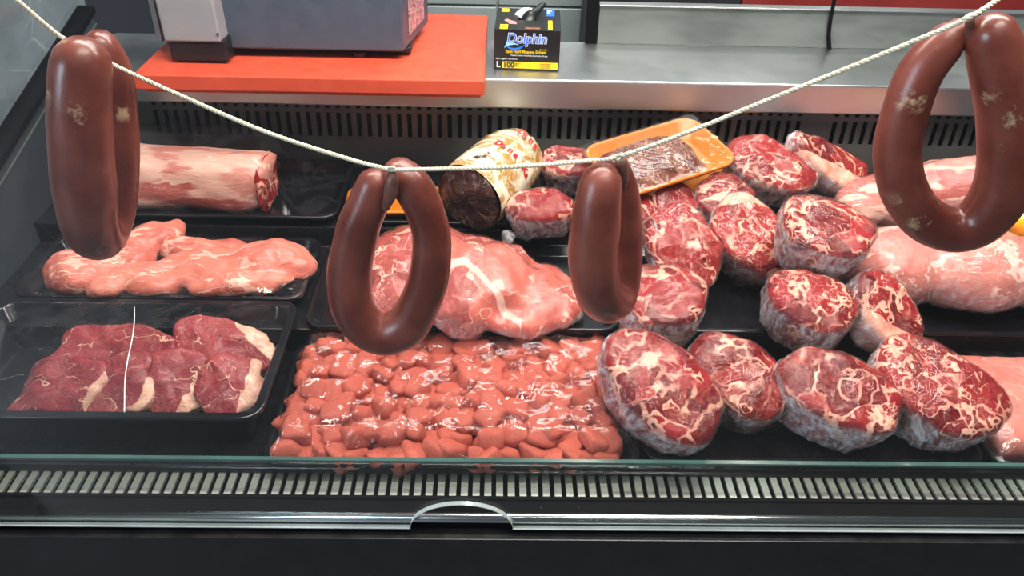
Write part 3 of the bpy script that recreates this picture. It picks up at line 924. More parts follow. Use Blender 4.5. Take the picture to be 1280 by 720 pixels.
# middle row
roll(832, 364, ZM, 104, 92, 0.084, -4, 72, -12, 5, 'pale rimmed round beef roll standing alone at tray corner')
roll(1018, 371, ZM, 110, 86, 0.078, -4, 70, -20, 6, 'glistening red beef roll underneath the veiny topmost roll')
roll(1116, 386, ZM, 110, 80, 0.056, 30, 52, -72, 7, 'beef roll tipped sideways with white fat band beside long pink roll', lump=0.12, fatdir=(-60, 0.45))
roll(856, 303, ZM + 0.004, 114, 86, 0.066, 0, 54, -66, 8, 'oblong beef roll with bright glints leaning behind the lone round roll')
roll(942, 291, ZM + 0.004, 116, 86, 0.068, 6, 54, -60, 9, 'beef roll with white fat edge leaning between oblong roll and topmost roll', fatdir=(150, 0.62))
roll(1038, 280, ZM + 0.062, 116, 94, 0.078, 0, 70, -24, 10, 'topmost beef roll stacked on two others, milky film round its side')
# rear row
roll(967, 200, ZBK + 0.014, 114, 76, 0.064, 0, 66, -30, 11, 'beef roll high at the back near slotted grille beside amber tray')
roll(1044, 200, ZBK + 0.018, 116, 56, 0.048, 34, 54, -48, 12, 'narrow beef roll with dark tip against slotted grille', lump=0.10, fatdir=(-80, 0.3))
roll(905, 240, ZBK + 0.004, 68, 70, 0.048, 0, 62, -50, 13, 'ragged lean beef piece tucked under amber tray', lump=0.14, fatrim=0.3)
roll(841, 250, ZBK + 0.002, 64, 58, 0.042, 0, 62, 10, 14, 'fatty pink beef piece behind the oblong roll', lump=0.12, fatrim=1.0)
roll(795, 256, ZBK + 0.002, 44, 56, 0.040, 0, 62, 0, 15, 'small pale pink meat piece behind the hanging double sausage', lump=0.12, fatrim=1.0)
# small ones by the cured log
roll(676, 254, ZBK + 0.002, 84, 54, 0.054, -6, 66, 0, 16, 'small ball of beef twisted in film in front of gold log', fatrim=0.6, tail=True)
roll(714, 199, ZBK + 0.002, 80, 48, 0.062, 4, 68, -4, 17, 'dark red film wrapped beef ball right behind the twisted one', fatrim=0.6)


# ------------------------------------------------------------------ steaks
def steak(px, py, zs, wpx, hpx, h, az, el, spin, seed, label, fatdir, lump=0.22, mat='steak', pw=2.5):
    d0 = mpp(Pz(px, py, zs + h))
    a, b = wpx / 2 * d0, hpx / 2 * d0
    Rm = basis(az, el, spin)
    me = drum(a, b, h, seed, lump, 0.0035, 0.0, fatdir, puff=0.6, pw=pw, flat=True)
    me.name = 'steak'
    loc = seat(me, Rm, px, py, zs, (0, 0, h))
    o = obj('steak', me, M[mat], None, label, 'steak', 'raw steaks in the deep black tray')
    o.matrix_world = Matrix.Translation(loc) @ Rm.to_4x4()
    return o


ZS = 0.8035
steak(146, 440, ZS + 0.012, 150, 84, 0.020, -8, 58, 4, 21, 'raw steak with long fat band at the back of deep tray', (-70, 0.42))
steak(276, 440, ZS + 0.012, 122, 82, 0.020, 6, 58, -14, 22, 'rounded dark steak with white fat corner at tray back', (40, 0.62))
steak(76, 484, ZS, 116, 82, 0.018, -18, 56, 22, 23, 'red steak in the outer corner of deep tray with thin fat end', (-20, 0.72))
steak(142, 484, ZS, 92, 84, 0.018, -4, 56, 20, 24, 'pointed red steak leaning between two others at tray front', (-40, 0.66))
steak(214, 481, ZS, 94, 88, 0.018, 8, 56, 24, 25, 'dark red steak with chunky fat corner and pepper specks at tray front', (-50, 0.42))
steak(288, 480, ZS, 80, 84, 0.020, 20, 56, -10, 26, 'purplish steak with pale bone end near the front tray corner', (-15, 0.35))

# peppercorns on the steaks are too small to build apart; film over the deep tray
sheet('film', T_steak, -0.190, 0.190, -0.106, 0.106, lambda x, y: 0.0608 + 0.0012 * nz(x, y, 0, 18), M['film'], 60, 36)
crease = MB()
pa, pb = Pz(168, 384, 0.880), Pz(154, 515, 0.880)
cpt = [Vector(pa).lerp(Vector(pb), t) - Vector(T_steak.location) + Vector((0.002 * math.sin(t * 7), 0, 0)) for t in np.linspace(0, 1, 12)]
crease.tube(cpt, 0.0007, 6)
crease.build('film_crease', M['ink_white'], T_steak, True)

# ------------------------------------------------------------------ diced veal
random.seed(5)


def chunk_mesh(seed):
    rnd = random.Random(seed * 17 + 3)
    bm = bmesh.new()
    bmesh.ops.create_cube(bm, size=2.0)
    bmesh.ops.subdivide_edges(bm, edges=bm.edges[:], cuts=4, use_grid_fill=True)
    ax = (0.56, rnd.uniform(0.40, 0.55), rnd.uniform(0.34, 0.48))
    cor = {(i, j, k): Vector((rnd.uniform(-.34, .34), rnd.uniform(-.34, .34), rnd.uniform(-.34, .34))) for i in (0, 1) for j in (0, 1) for k in (0, 1)}
    e = rnd.uniform(3.6, 6.0)
    for v in bm.verts:
        p = v.co.copy()
        q = p / (abs(p.x) ** e + abs(p.y) ** e + abs(p.z) ** e) ** (1 / e)
        u = [(c + 1) / 2 for c in q]
        d = Vector()
        for (i, j, k), o in cor.items():
            d += o * ((u[0] if i else 1 - u[0]) * (u[1] if j else 1 - u[1]) * (u[2] if k else 1 - u[2]))
        q = q + d
        q *= 1 + 0.10 * noise.noise(q * 1.3 + Vector((seed * 3.1, 0, 0)))
        v.co = Vector((q.x * ax[0], q.y * ax[1], q.z * ax[2]))
    me = bpy.data.meshes.new('veal_chunk'); bm.to_mesh(me); bm.free()
    me.polygons.foreach_set('use_smooth', [True] * len(me.polygons))
    me.materials.append(M['cube'])
    return me


chunks = [chunk_mesh(i + 1) for i in range(16)]
LB = 'chunk of pink diced veal in the heaped shallow tray'
pts = []
cx0_, cx1_, cy0_, cy1_ = -0.242, 0.152, 0.694, 0.890
nxp, nyp = 18, 10
for j in range(nyp):
    for i in range(nxp):
        xx = cx0_ + (cx1_ - cx0_) * (i + (0.5 if j % 2 else 0.1)) / nxp + random.uniform(-0.006, 0.006)
        yy = cy0_ + (cy1_ - cy0_) * j / (nyp - 1) + random.uniform(-0.006, 0.006)
        pts.append((xx, yy, 0.8045 + random.uniform(0.011, 0.017), random.uniform(0.023, 0.032)))
for j in range(7):
    for i in range(14):
        if random.random() < 0.12: continue
        xx = cx0_ + 0.012 + (cx1_ - cx0_ - 0.024) * (i + random.uniform(0.1, 0.9)) / 14
        yy = cy0_ + 0.006 + (cy1_ - cy0_ - 0.012) * (j + random.uniform(0.2, 0.8)) / 7
        pts.append((xx, yy, 0.8045 + random.uniform(0.024, 0.031), random.uniform(0.021, 0.032)))
for k, (xx, yy, zz, s) in enumerate(pts):
    o = obj('veal_chunk', chunks[k % len(chunks)], None, None, LB, 'meat chunk', 'diced veal in the shallow tray')
    o.location = (xx, yy, zz)
    o.rotation_euler = (random.uniform(-0.5, 0.5), random.uniform(-0.5, 0.5), random.uniform(0, 6.28))
    o.scale = (s, s, s * 0.95)


def cube_film(x, y):
    wx, wy = x + T_cube.location.x, y + T_cube.location.y
    e = min(wx + 0.262, 0.172 - wx, wy - 0.674, 0.903 - wy)
    up = min(1.0, max(0.0, e / 0.030))
    up = up * up * (3 - 2 * up)
    return 0.0185 + up * (0.036 + 0.006 * nz(x, y, 0, 34) + 0.003 * nz(x, y, 3, 80)) + 0.0015 * nz(x, y, 5, 120)


sheet('film', T_cube, -0.215, 0.215, -0.113, 0.113, cube_film, M['film_c'], 110, 64)


# ------------------------------------------------------------------ lumpy cuts
def blob(ells, voxel=0.0045, smooth=6, amp=0.003, nscale=45, seed=0, wave=None):
    bm = bmesh.new()
    for (c, r, rot) in ells:
        mt = Matrix.Translation(c) @ Matrix.Rotation(R(rot[2]), 4, 'Z') @ Matrix.Rotation(R(rot[1]), 4, 'Y') @ Matrix.Rotation(R(rot[0]), 4, 'X') @ Matrix.Diagonal((*r, 1))
        bmesh.ops.create_icosphere(bm, subdivisions=3, radius=1.0, matrix=mt)
    me = bpy.data.meshes.new('tmp'); bm.to_mesh(me); bm.free()
    o = bpy.data.objects.new('tmp', me); COL.objects.link(o)
    m = o.modifiers.new('r', 'REMESH'); m.mode = 'VOXEL'; m.voxel_size = voxel; m.use_smooth_shade = True
    m = o.modifiers.new('s', 'SMOOTH'); m.iterations = smooth; m.factor = 0.5
    dg = bpy.context.evaluated_depsgraph_get()
    res = bpy.data.meshes.new_from_object(o.evaluated_get(dg))
    bpy.data.objects.remove(o); bpy.data.meshes.remove(me)
    res.update()
    nor = [v.normal.copy() for v in res.vertices]
    so = Vector((seed * 3.7, seed * 1.3, 0))
    for v, n_ in zip(res.vertices, nor):
        v.co += n_ * (amp * noise.noise(v.co * nscale + so) + amp * 0.5 * noise.noise(v.co * nscale * 2.3 + so))
    res.update()
    res.polygons.foreach_set('use_smooth', [True] * len(res.polygons))
    return res


def place_blob(name, ells, px, py, zs, rz, mat, label, cat='meat', group=None, filmed=None, seed=0, fat=None, anchor=(0, 0, 0), tilt=(0, 0), **kw):
    me = blob(ells, seed=seed, **kw)
    me.name = name
    if fat: setattrf(me, 'fat', [fat(v.co) for v in me.vertices])
    Rm = (Matrix.Rotation(R(rz), 3, 'Z') @ Matrix.Rotation(R(tilt[1]), 3, 'Y') @ Matrix.Rotation(R(tilt[0]), 3, 'X'))
    loc = seat(me, Rm, px, py, zs, anchor)
    mw = Matrix.Translation(loc) @ Rm.to_4x4()
    if not filmed:
        o = obj(name, me, M[mat], None, label, cat, group); o.matrix_world = mw
        return o
    root = empty(name, label=label, cat=cat, group=group); root.matrix_world = mw
    obj('meat', me, M[mat], root)
    fm = me.copy(); fm.materials.clear()
    nor = [v.normal.copy() for v in me.vertices]
    for v, n_ in zip(fm.vertices, nor):
        v.co += n_ * (0.0016 + 0.003 * max(0, noise.noise(v.co * 38 + Vector((seed, 0, 0)))))
    mk = [min(1, max(0, (0.35 - n_.z) / 0.5)) * 0.5 for n_ in nor]
    setattrf(fm, 'milk', mk)
    obj('film_wrap', fm, M[filmed], root)
    return root


# poultry pieces, tray at mid left
G1 = 'pink poultry pieces'
place_blob('poultry_piece', [((0, 0, 0), (0.068, 0.046, 0.026), (0, 0, 0)), ((0.060, 0.030, 0.008), (0.050, 0.030, 0.022), (0, 0, 20)), ((-0.040, -0.018, 0), (0.046, 0.044, 0.028), (0, 0, 0)), ((0.09, 0.045, 0.010), (0.025, 0.018, 0.014), (0, 0, 40))],
           136, 326, 0.8425, 20, 'poultry', 'rounded pink poultry piece under the mottled sausage, at tray end', group=G1, seed=1, amp=0.005, smooth=9, nscale=32)
place_blob('poultry_piece', [((0.0, 0.004, 0), (0.086, 0.046, 0.022), (0, 0, 0)), ((0.080, 0.008, 0.008), (0.060, 0.042, 0.027), (0, 0, 12)), ((-0.07, -0.022, -0.002), (0.046, 0.030, 0.020), (0, 0, 0)), ((0.05, -0.038, 0), (0.075, 0.022, 0.018), (0, 0, 6)), ((0.125, 0.0, 0.0), (0.026, 0.030, 0.018), (0, 0, 0))],
           262, 338, 0.8425, 6, 'poultry', 'largest fan of pink poultry breast filling its tray', group=G1, seed=2, amp=0.005, smooth=9, nscale=32, fat=lambda p: 0.55 * max(0, math.sin(p.y * 170 + p.x * 60 + 3 * nz(p.x, p.y, 0, 20))) ** 8)
place_blob('poultry_piece', [((0, 0, 0), (0.052, 0.024, 0.020), (0, 0, 0)), ((0.05, 0.01, 0), (0.034, 0.020, 0.016), (0, 0, 0))],
           238, 312, 0.8455, -6, 'poultry', 'smaller dark pink poultry piece at back of its tray', group=G1, seed=3, amp=0.005, smooth=9, nscale=32)
place_blob('poultry_piece', [((0, 0, 0), (0.058, 0.026, 0.022), (0, 0, 0)), ((-0.045, -0.010, 0), (0.034, 0.024, 0.018), (0, 0, 0)), ((0.05, 0.01, 0), (0.040, 0.022, 0.020), (0, 0, 0))],
           178, 347, 0.8425, 14, 'poultry', 'low pink poultry strip along front edge of its tray', group=G1, seed=4, amp=0.005, smooth=9, nscale=32)
sheet('film', T_ml, -0.198, 0.200, -0.083, 0.083, lambda x, y: 0.021 + 0.026 * max(0.0, 1 - (abs(x) / 0.19) ** 4) * max(0.0, 1 - (abs(y) / 0.08) ** 3) + 0.003 * nz(x, y, 0, 30), M['film'], 60, 34)


# loin joint, rear left
def loin_mesh():
    V, Fc = [], []
    nl, nt_ = 36, 44
    L = 0.235
    fat = []
    for k in range(nl + 1):
        t = k / nl
        ee = min(1.0, 0.90 + 1.2 * min(t, 1 - t)) if 0 < t < 1 else 0.86
        for i in range(nt_):
            th = 2 * math.pi * i / nt_
            c, s = math.cos(th), math.sin(th)
            se = (abs(c) ** 3.2 + abs(s) ** 3.2) ** (-1 / 3.2)
            rr = se * ee * (1 + 0.10 * noise.noise(Vector((c * 1.2, s * 1.2, t * 3))) + 0.05 * noise.noise(Vector((c * 3, s * 3, t * 7))))
            x = (t - 0.5) * L + (0.010 * s + 0.006 * noise.noise(Vector((c * 2, s * 2, t)))) * (1 if t > 0.9 else 0)
            V.append((x, 0.052 * rr * c * (1.0 - 0.1 * t), 0.042 + 0.042 * rr * s))
            fat.append(0.0 if t > 0.955 else min(1, max(0, 0.22 + 0.9 * abs(noise.noise(Vector((t * 2.1, s * 1.6, c)))) + 0.15 * s)))
    for k in range(nl):
        for i in range(nt_):
            j = (i + 1) % nt_
            Fc.append((k * nt_ + i, (k + 1) * nt_ + i, (k + 1) * nt_ + j, k * nt_ + j))
    for k, sgn in ((0, 1), (nl, -1)):
        c = len(V); xs = (-L / 2 - 0.004) if k == 0 else (L / 2 + 0.006)
        V.append((xs, 0, 0.042)); fat.append(0)
        for i in range(nt_):
            j = (i + 1) % nt_
            Fc.append((c, k * nt_ + i, k * nt_ + j) if sgn > 0 else (c, k * nt_ + j, k * nt_ + i))
    me = mesh('loin_joint', V, Fc, True)
    setattrf(me, 'fat', fat)
    return me


lm = loin_mesh()
Rm = Matrix.Rotation(R(-4), 3, 'Z')
lo = obj('loin_joint', lm, M['loin'], None, 'fat covered beef loin joint with dark cut end behind mottled sausage', 'meat')
lo.matrix_world = Matrix.Translation(seat(lm, Rm, 240, 222, 0.8765, (0, 0, 0.042))) @ Rm.to_4x4()
# dark red end cut
ec = drum(0.045, 0.038, 0.008, 31, 0.14, 0.003, 0.0, None, puff=0.3, pw=2.8)
e = obj('cut_end', ec, M['beef'], lo)
e.matrix_local = Matrix.Translation((0.113, 0, 0.042)) @ Matrix(((0, 0, 1), (1, 0, 0), (0, 1, 0))).to_4x4()
lo['label'] = 'fat covered beef loin joint with dark cut end behind mottled sausage'
sheet('film', T_bl, -0.195, 0.195, -0.098, 0.098, lambda x, y: 0.019 + 0.002 * nz(x, y, 0, 25) + (0.078 if abs(x + 0.045) < 0.125 and abs(y) < 0.06 else 0.078 * max(0, 1 - max(max(0, abs(x + 0.045) - 0.125) / 0.05, max(0, abs(y) - 0.06) / 0.036))), M['film'], 60, 40)

# veal leg, middle
place_blob('veal_joint', [((-0.050, 0.022, 0.042), (0.095, 0.078, 0.050), (0, 6, 6)), ((0.02, 0.008, 0.036), (0.085, 0.078, 0.046), (0, 8, -8)), ((0.095, -0.010, 0.022), (0.072, 0.066, 0.028), (0, 10, -18)),
                        ((0.000, -0.062, 0.026), (0.046, 0.030, 0.030), (0, 0, 5)), ((-0.075, -0.040, 0.03), (0.060, 0.046, 0.034), (0, 0, 0)), ((0.07, -0.06, 0.016), (0.05, 0.03, 0.018), (0, 0, 0))],
           590, 345, 0.8425, 0, 'veal', 'large film wrapped pink veal joint with white membranes behind diced veal', filmed='film_w', seed=5, anchor=(0.01, -0.01, 0.05), amp=0.006, nscale=26, smooth=10,
           fat=lambda p: max(0.0, 1 - abs(p.y + 0.026 + 0.30 * (p.x - 0.02) + 0.55 * abs(p.x - 0.0)) / 0.012) * (1.0 if -0.045 < p.x < 0.075 else 0.2))

# long pale roll, middle right, and pale joint behind
place_blob('pink_meat_roll', [((-0.10, 0, 0.05), (0.075, 0.066, 0.052), (0, 0, 0)), ((0.0, 0, 0.052), (0.11, 0.072, 0.056), (0, 0, 0)), ((0.12, 0, 0.05), (0.10, 0.068, 0.052), (0, 0, 0))],
           1245, 335, 0.8425, -4, 'pork', 'long pale pink meat roll tightly wrapped in shiny film', filmed='film_w', seed=6, anchor=(0.03, -0.01, 0.06), amp=0.003, nscale=25)
place_blob('pale_joint', [((-0.06, 0, 0.036), (0.08, 0.05, 0.040), (0, 0, 10)), ((0.05, 0.01, 0.05), (0.11, 0.055, 0.052), (0, -6, 0)), ((-0.115, -0.02, 0.03), (0.04, 0.04, 0.034), (0, 0, 0))],
           1165, 240, 0.8765, -2, 'loin', 'pale fatty meat joint behind the mottled sausage ring', seed=7, anchor=(0.0, 0, 0.05), amp=0.004, nscale=28, filmed='film_w')

# yellow pepper
for k, (px_, py_, s_, lb) in enumerate(((1272, 274, 0.024, 'yellow pepper beside the sausage ring behind long pink roll'),)):
    V, Fc = [], []
    nl, nt_ = 14, 28
    for i in range(nl + 1):
        ph = math.pi * i / nl
        for j in range(nt_):
            th = 2 * math.pi * j / nt_
            rr = math.sin(ph) ** 0.7 * (1 + 0.10 * math.cos(4 * th))
            zz = math.cos(ph) * (1 - (0.25 if ph < 0.6 else 0) * (0.6 - ph))
            V.append((s_ * rr * math.cos(th), s_ * rr * math.sin(th), s_ * 1.15 * zz))
    for i in range(nl):
        for j in range(nt_):
            jj = (j + 1) % nt_
            Fc.append((i * nt_ + j, (i + 1) * nt_ + j, (i + 1) * nt_ + jj, i * nt_ + jj))
    me = mesh('pepper_flesh', V, Fc, True)
    loc = Pz(px_, py_, 0.945)
    r_ = empty('yellow_pepper', loc, lb, 'pepper')
    r_.rotation_euler = (R(70), 0, R(20 + 50 * k))
    obj('pepper_flesh', me, M['pepper'], r_)
    MB().tube([(0, 0, s_ * 0.9), (0.002, 0, s_ * 1.35), (0.006, 0.001, s_ * 1.6)], [0.006, 0.0035, 0.004], 10).build('pepper_stem', M['stem'], r_, True)

# flat pink mince slab
def slab_h(x, y): return 0
sm = MB()
V, Fc = [], []
def slab(px0, px1, py0, py1, z0, h, seed):
    nx_, ny_ = 40, 26
    V, Fc = [], []
    for j in range(ny_ + 1):
        for i in range(nx_ + 1):
            u, v = i / nx_, j / ny_
            x, y = px0 + (px1 - px0) * u, py0 + (py1 - py0) * v
            e = min(u * (px1 - px0), (1 - u) * (px1 - px0), v * (py1 - py0), (1 - v) * (py1 - py0))
            z = z0 + h * min(1, (max(0, e) / 0.012)) ** 0.5 + 0.0022 * nz(x, y, seed, 60) * (1 if e > 0.001 else 0)
            V.append((x, y, z))
    for j in range(ny_):
        for i in range(nx_):
            a = j * (nx_ + 1) + i
            Fc.append((a, a + 1, a + nx_ + 2, a + nx_ + 1))
    rim = [i for i in range(nx_ + 1)] + [(j + 1) * (nx_ + 1) - 1 for j in range(1, ny_ + 1)] + [ny_ * (nx_ + 1) + i for i in range(nx_ - 1, -1, -1)] + [j * (nx_ + 1) for j in range(ny_ - 1, 0, -1)]
    Fc.append(tuple(reversed(rim)))
    return V, Fc
V, Fc = slab(-0.152, 0.152, -0.090, 0.090, 0, 0.028, 4)
ms = obj('mince_slab', mesh('mince_slab', V, Fc, True), M['mince_p'], None, 'flat slab of pink minced meat pressed into its tray', 'meat')
ms.location = (T_pink.location.x, T_pink.location.y, 0.8032)
sheet('film', T_pink, -0.165, 0.165, -0.104, 0.104, lambda x, y: 0.0165 + 0.020 * max(0, 1 - (abs(x) / 0.164) ** 8) * max(0, 1 - (abs(y) / 0.102) ** 8) + 0.0012 * nz(x, y, 0, 40), M['film'], 60, 36)

# ------------------------------------------------------------------ cured log in gold wrap
A = Pz(586, 248, 0.930); B = Pz(655, 196, 0.945)
A = Vector((A.x, A.y, 0.9305))
axis = Vector((0.50, 0.84, 0.10)).normalized()
lg = empty('cured_meat_log', A, 'thick cured meat log in gold and white printed wrap with dark cut face', 'meat log')
Rz_ = axis
ux = Vector((0, 0, 1)).cross(Rz_).normalized(); uy = Rz_.cross(ux)
lg.matrix_world = Matrix.Translation(A) @ Matrix((ux, uy, Rz_)).transposed().to_4x4()
LR, LL = 0.0535, 0.165
prof = [(1.0, 0.0), (1.015, 0.02), (1.02, 0.2), (1.02, 0.5), (0.99, 0.68), (0.93, 0.80), (0.80, 0.91), (0.58, 0.97), (0.30, 0.995), (0.05, 1.0)]
loops = []
for rho, t in prof:
    lp = []
    for i in range(48):
        th = 2 * math.pi * i / 48
        r_ = LR * rho * (1 + 0.05 * noise.noise(Vector((math.cos(th) * 1.3, math.sin(th) * 1.3, t * 2))))
        lp.append((r_ * math.cos(th) * 1.04, r_ * math.sin(th), t * LL))
    loops.append(lp)
wrapo = MB().loft(loops, False, True).build('printed_wrap', M['gold'], lg, True)
cf = drum(LR * 0.985, LR * 0.95, 0.006, 41, 0.05, 0.004, 0, None, puff=0.6, pw=2.0)
c_ = obj('cut_face', cf, M['darkcut'], lg)
c_.matrix_local = Matrix.Rotation(R(180), 4, 'X') @ Matrix.Translation((0, 0, -0.003))
c_['label'] = 'dark brown mottled cut face'
# red lettering bands that run round the wrap
def wrap_text(word, zpos, th0, size):
    step = size * 0.66 / LR
    for k, ch in enumerate(word):
        th = th0 + k * step
        if ch == ' ': continue
        o = text(ch, size, (0, 0, 0), (0, 0, 0), M['ink_red'], wrapo, 0.0006)
        nrm = Vector((math.cos(th), math.sin(th), 0))
        tang = Vector((-math.sin(th), math.cos(th), 0))
        upv = nrm.cross(tang)
        o.matrix_local = Matrix.Translation(nrm * (LR * 1.055) + Vector((0, 0, zpos * LL))) @ Matrix((tang, upv, nrm)).transposed().to_4x4()
# th measured in the log's own frame: ux is sideways, uy is up
wrap_text('Dana Kavurma', 0.44, R(92), 0.017)
wrap_text('Dana', 0.74, R(104), 0.016)

# ------------------------------------------------------------------ amber foam trays
at = tray('foam_tray', -0.105, 0.105, -0.068, 0.068, 0, 0.026, 0.016, M['amber'], 'amber foam tray of brown minced meat propped against slotted grille', rim=0.004, r=0.026)
Rm = Matrix.Rotation(R(26), 3, 'Z') @ Matrix.Rotation(R(10), 3, 'X') @ Matrix.Rotation(R(-6), 3, 'Y')
tl = Pz(822, 209, 0.947)
at.matrix_world = Matrix.Translation(tl) @ Rm.to_4x4()
V, Fc = [], []
nx_, ny_ = 80, 44
for j in range(ny_ + 1):
    for i in range(nx_ + 1):
        u, v = i / nx_ * 2 - 1, j / ny_ * 2 - 1
        e = max(0, 1 - (abs(u) ** 2.6 + abs(v) ** 2.6))
        z = 0.010 + 0.026 * e ** 0.5 + (0.004 * nz(u * 9, v * 6, 0) + 0.0035 * nz(u * 22, v * 14, 2)) * min(1, e * 6)
        V.append((-0.014 + 0.076 * u, 0.050 * v, z))
for j in range(ny_):
    for i in range(nx_):
        a = j * (nx_ + 1) + i
        Fc.append((a, a + 1, a + nx_ + 2, a + nx_ + 1))
Fc = [f for f in Fc]
mm = obj('mince_mound', mesh('mince_mound', V, Fc, True), M['mince'], None, 'mound of brown minced meat in the amber foam tray', 'meat')
mm.matrix_world = at.matrix_world.copy()
sheet('film', at, -0.106, 0.106, -0.069, 0.069, lambda x, y: 0.0275 + 0.0115 * max(0, 1 - ((x + 0.022) / 0.09) ** 2) * max(0, 1 - (y / 0.066) ** 2) + 0.0015 * nz(x, y, 0, 60), M['film'], 50, 34)
at2 = tray('foam_tray', -0.08, 0.08, -0.05, 0.05, 0, 0.022, 0.014, M['amber'], 'lower amber foam tray mostly hidden under ragged beef piece', rim=0.004, r=0.022)
at2.matrix_world = Matrix.Translation((Pz(905, 232, 0.884))) @ (Matrix.Rotation(R(20), 3, 'Z')).to_4x4()
at2.location.z = 0.8765
at2.location.y += 0.0
at3 = tray('foam_tray', -0.075, 0.075, -0.045, 0.045, 0, 0.018, 0.012, M['amber'], 'amber foam tray whose rim shows through the middle sausage ring', rim=0.004, r=0.02)
at3.location = (Pz(488, 271, 0.893)); at3.location.z = 0.8765; at3.location.y += 0.058
at3.rotation_euler.z = R(3)

# ------------------------------------------------------------------ hanging sausages
def sausage(pts, mat, label, tie=None):
    """pts: (px, py, Y, radius in px)"""
    W = []
    for (px_, py_, Y, r) in pts:
        p = Py(px_, py_, Y)
        W.append((p.x, p.y, p.z, r * mpp(p)))
    c = catmull(W, 9)
    P = [Vector(q[:3]) for q in c]; rad = [float(q[3]) for q in c]
    # rounded ends
    def cap(p, t, r):
        return [(p + t * (r * math.sin(a)), r * math.cos(a)) for a in (R(25), R(48), R(66), R(80), R(87))]
    e1 = cap(P[-1], (P[-1] - P[-2]).normalized(), rad[-1])
    e0 = cap(P[0], (P[0] - P[1]).normalized(), rad[0])[::-1]
    P = [p for p, _ in e0] + P + [p for p, _ in e1]
    rad = [r for _, r in e0] + rad + [r for _, r in e1]
    base = Vector(P[len(P) // 2])
    root = empty('sausage_ring', base, label, 'sausage', 'cured sausages hung on the string')
    m = MB().tube([p - base for p in P], rad, 28)
    me = mesh('casing', m.V, m.F, True)
    for v in me.vertices:
        v.co += Vector((0.0014 * noise.noise(v.co * 24), 0.0014 * noise.noise(v.co * 24 + Vector((9, 0, 0))), 0.001 * noise.noise(v.co * 20 + Vector((0, 7, 0)))))
    obj('casing', me, mat, root)
    if tie:
        tp = catmull([tuple(Py(a, b, Y)) + (r * mpp(Py(a, b, Y)),) for a, b, Y, r in tie], 6)
        mt = MB().tube([Vector(q[:3]) - base for q in tp], [float(q[3]) for q in tp], 12)
        tme = mesh('casing_end', mt.V, mt.F, True)
        for v in tme.vertices: v.co += Vector([0.0012 * noise.noise(v.co * 140 + Vector((k * 5, 0, 0))) for k in range(3)])
        obj('casing_end', tme, M['tie'], root)
    return root


sausage([(102, 80, .620, 35), (101, 100, .618, 36.5), (100, 135, .616, 38), (101, 180, .616, 38.5), (105, 230, .618, 37.5), (110, 268, .622, 35), (117, 292, .634, 32), (128, 292, .658, 29), (139, 268, .676, 27), (146, 225, .684, 26), (147, 175, .688, 26), (143, 125, .690, 27), (136, 88, .688, 27), (126, 62, .684, 24)],
        M['sausage_m'], 'mottled cured sausage ring seen edge on, nearest the marble wall', [(118, 52, .655, 6), (124, 62, .652, 8), (134, 78, .655, 5)])
sausage([(468, 233, .655, 23), (460, 254, .655, 25.5), (446, 290, .655, 27), (437, 335, .655, 27.5), (438, 375, .655, 27.5), (453, 404, .655, 27), (480, 418, .655, 27), (508, 406, .655, 27), (527, 375, .655, 26), (538, 335, .655, 25), (539, 295, .655, 24.5), (529, 258, .655, 25), (514, 232, .655, 25), (500, 219, .657, 23)],
        M['sausage'], 'open oval sausage ring in front of the veal leg', [(489, 212, .640, 5), (490, 225, .636, 8.5), (487, 245, .637, 8), (481, 262, .642, 4)])
sausage([(751, 230, .640, 27), (748, 250, .638, 29), (744, 280, .636, 31), (741, 320, .636, 30.5), (744, 350, .640, 30.5), (753, 371, .650, 29), (764, 376, .668, 27), (774, 358, .684, 25), (780, 318, .694, 23.5), (780, 278, .698, 23), (777, 240, .698, 22), (766, 208, .694, 19)],
        M['sausage'], 'doubled sausage ring hanging edge on before the small beef balls', [(773, 196, .655, 5), (777, 206, .652, 8), (779, 222, .654, 7), (778, 238, .660, 3)])
sausage([(1196, 44, .612, 20), (1180, 56, .612, 25), (1152, 90, .610, 27.5), (1131, 138, .608, 28.5), (1122, 188, .608, 28.5), (1129, 236, .608, 28.5), (1152, 270, .608, 28), (1188, 287, .606, 28), (1222, 278, .604, 31), (1250, 245, .602, 35), (1262, 200, .600, 37), (1261, 150, .600, 37), (1253, 100, .600, 36), (1245, 65, .600, 34), (1240, 48, .600, 32)],
        M['sausage_m'], 'biggest mottled sausage ring, open teardrop shape before the pale joint', [(1213, 18, .600, 4), (1212, 30, .600, 6), (1211, 48, .602, 5)])

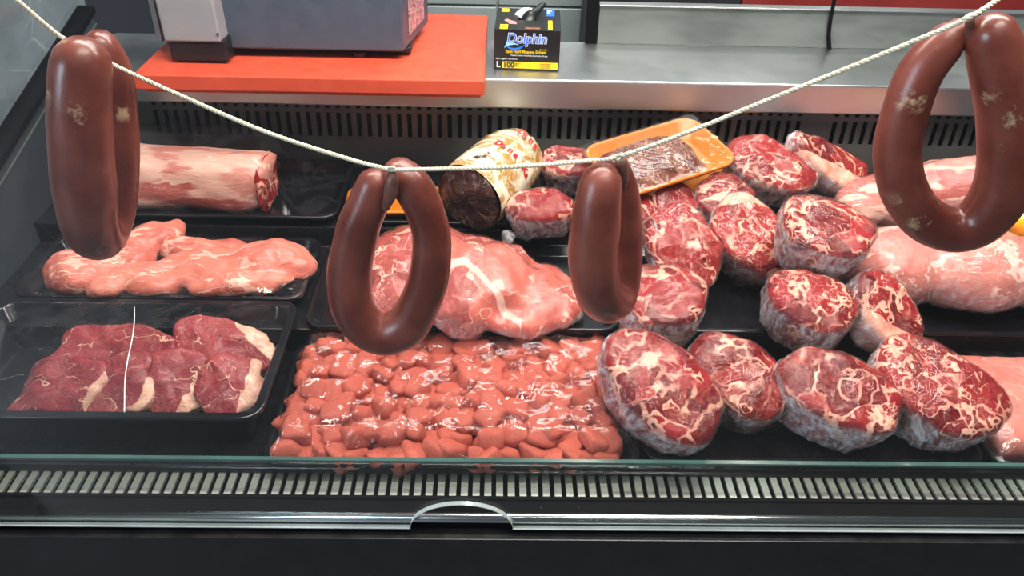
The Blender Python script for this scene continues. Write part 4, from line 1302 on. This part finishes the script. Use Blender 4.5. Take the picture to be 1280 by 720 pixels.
# ------------------------------------------------------------------ the string
sp_ = [Py(-60, -62, .615), Py(18, -2, .632), Py(76, 46, .650), Py(112, 60, .654), Py(138, 79, .656), Py(220, 117, .656), Py(330, 164, .655), Py(430, 197, .650), Py(484, 211, .636), Py(500, 212, .634), Py(560, 211, .640), Py(650, 208, .645), Py(735, 201, .640), Py(772, 196, .640), Py(850, 169, .630), Py(960, 125, .620), Py(1080, 77, .605), Py(1180, 36, .588), Py(1206, 24, .575), Py(1224, 15, .575), Py(1252, -4, .585), Py(1300, -40, .600)]
post_l, post_r = Vector((XL, 0.61, 0)), Vector((XR, 0.61, 0))
dL = (sp_[0] - sp_[1]); endL = sp_[0] + dL * ((XL - sp_[0].x) / dL.x); endL.y = 0.612
dR = (sp_[-1] - sp_[-2]); endR = sp_[-1] + dR * ((XR - sp_[-1].x) / dR.x); endR.y = 0.612
endL.z = min(endL.z, 1.88); endR.z = min(endR.z, 1.88)
cs = catmull([tuple(p) for p in sp_], 14)
cs = np.concatenate([[np.array(endL)], cs, [np.array(endR)]])
# resample evenly
seg = np.linalg.norm(np.diff(cs, axis=0), axis=1); L = np.concatenate([[0], np.cumsum(seg)])
ns = int(L[-1] / 0.0016)
ss = np.linspace(0, L[-1], ns)
cc = np.stack([np.interp(ss, L, cs[:, k]) for k in range(3)], 1)
rope = MB()
for ph in (0, 2.094, 4.189):
    pth = []
    for i in range(ns):
        t = Vector(cc[min(i + 1, ns - 1)] - cc[max(i - 1, 0)]).normalized()
        u = t.cross(Vector((0, 1, 0))).normalized(); v = t.cross(u)
        a = ss[i] / 0.0105 * 2 * math.pi + ph
        pth.append(Vector(cc[i]) + (u * math.cos(a) + v * math.sin(a)) * 0.00098)
    rope.tube(pth, 0.00102, 6)
rp = rope.build('string', M['string'], None, True, label='twisted cream cotton string sagging between posts with sausages tied on', cat='string')
# little loops where the string is knotted
for (px_, py_, Y) in ((490, 212, .636), (773, 197, .642), (1211, 22, .578)):
    p0 = Py(px_, py_, Y); r = 5.5 * mpp(p0)
    lp = [p0 + Vector((r * math.cos(a) * 0.8, -0.003 * math.sin(a), r * math.sin(a))) for a in np.linspace(0, 2 * math.pi, 18)]
    MB().tube(lp, 0.0013, 6).build('knot', M['string'], rp, True)
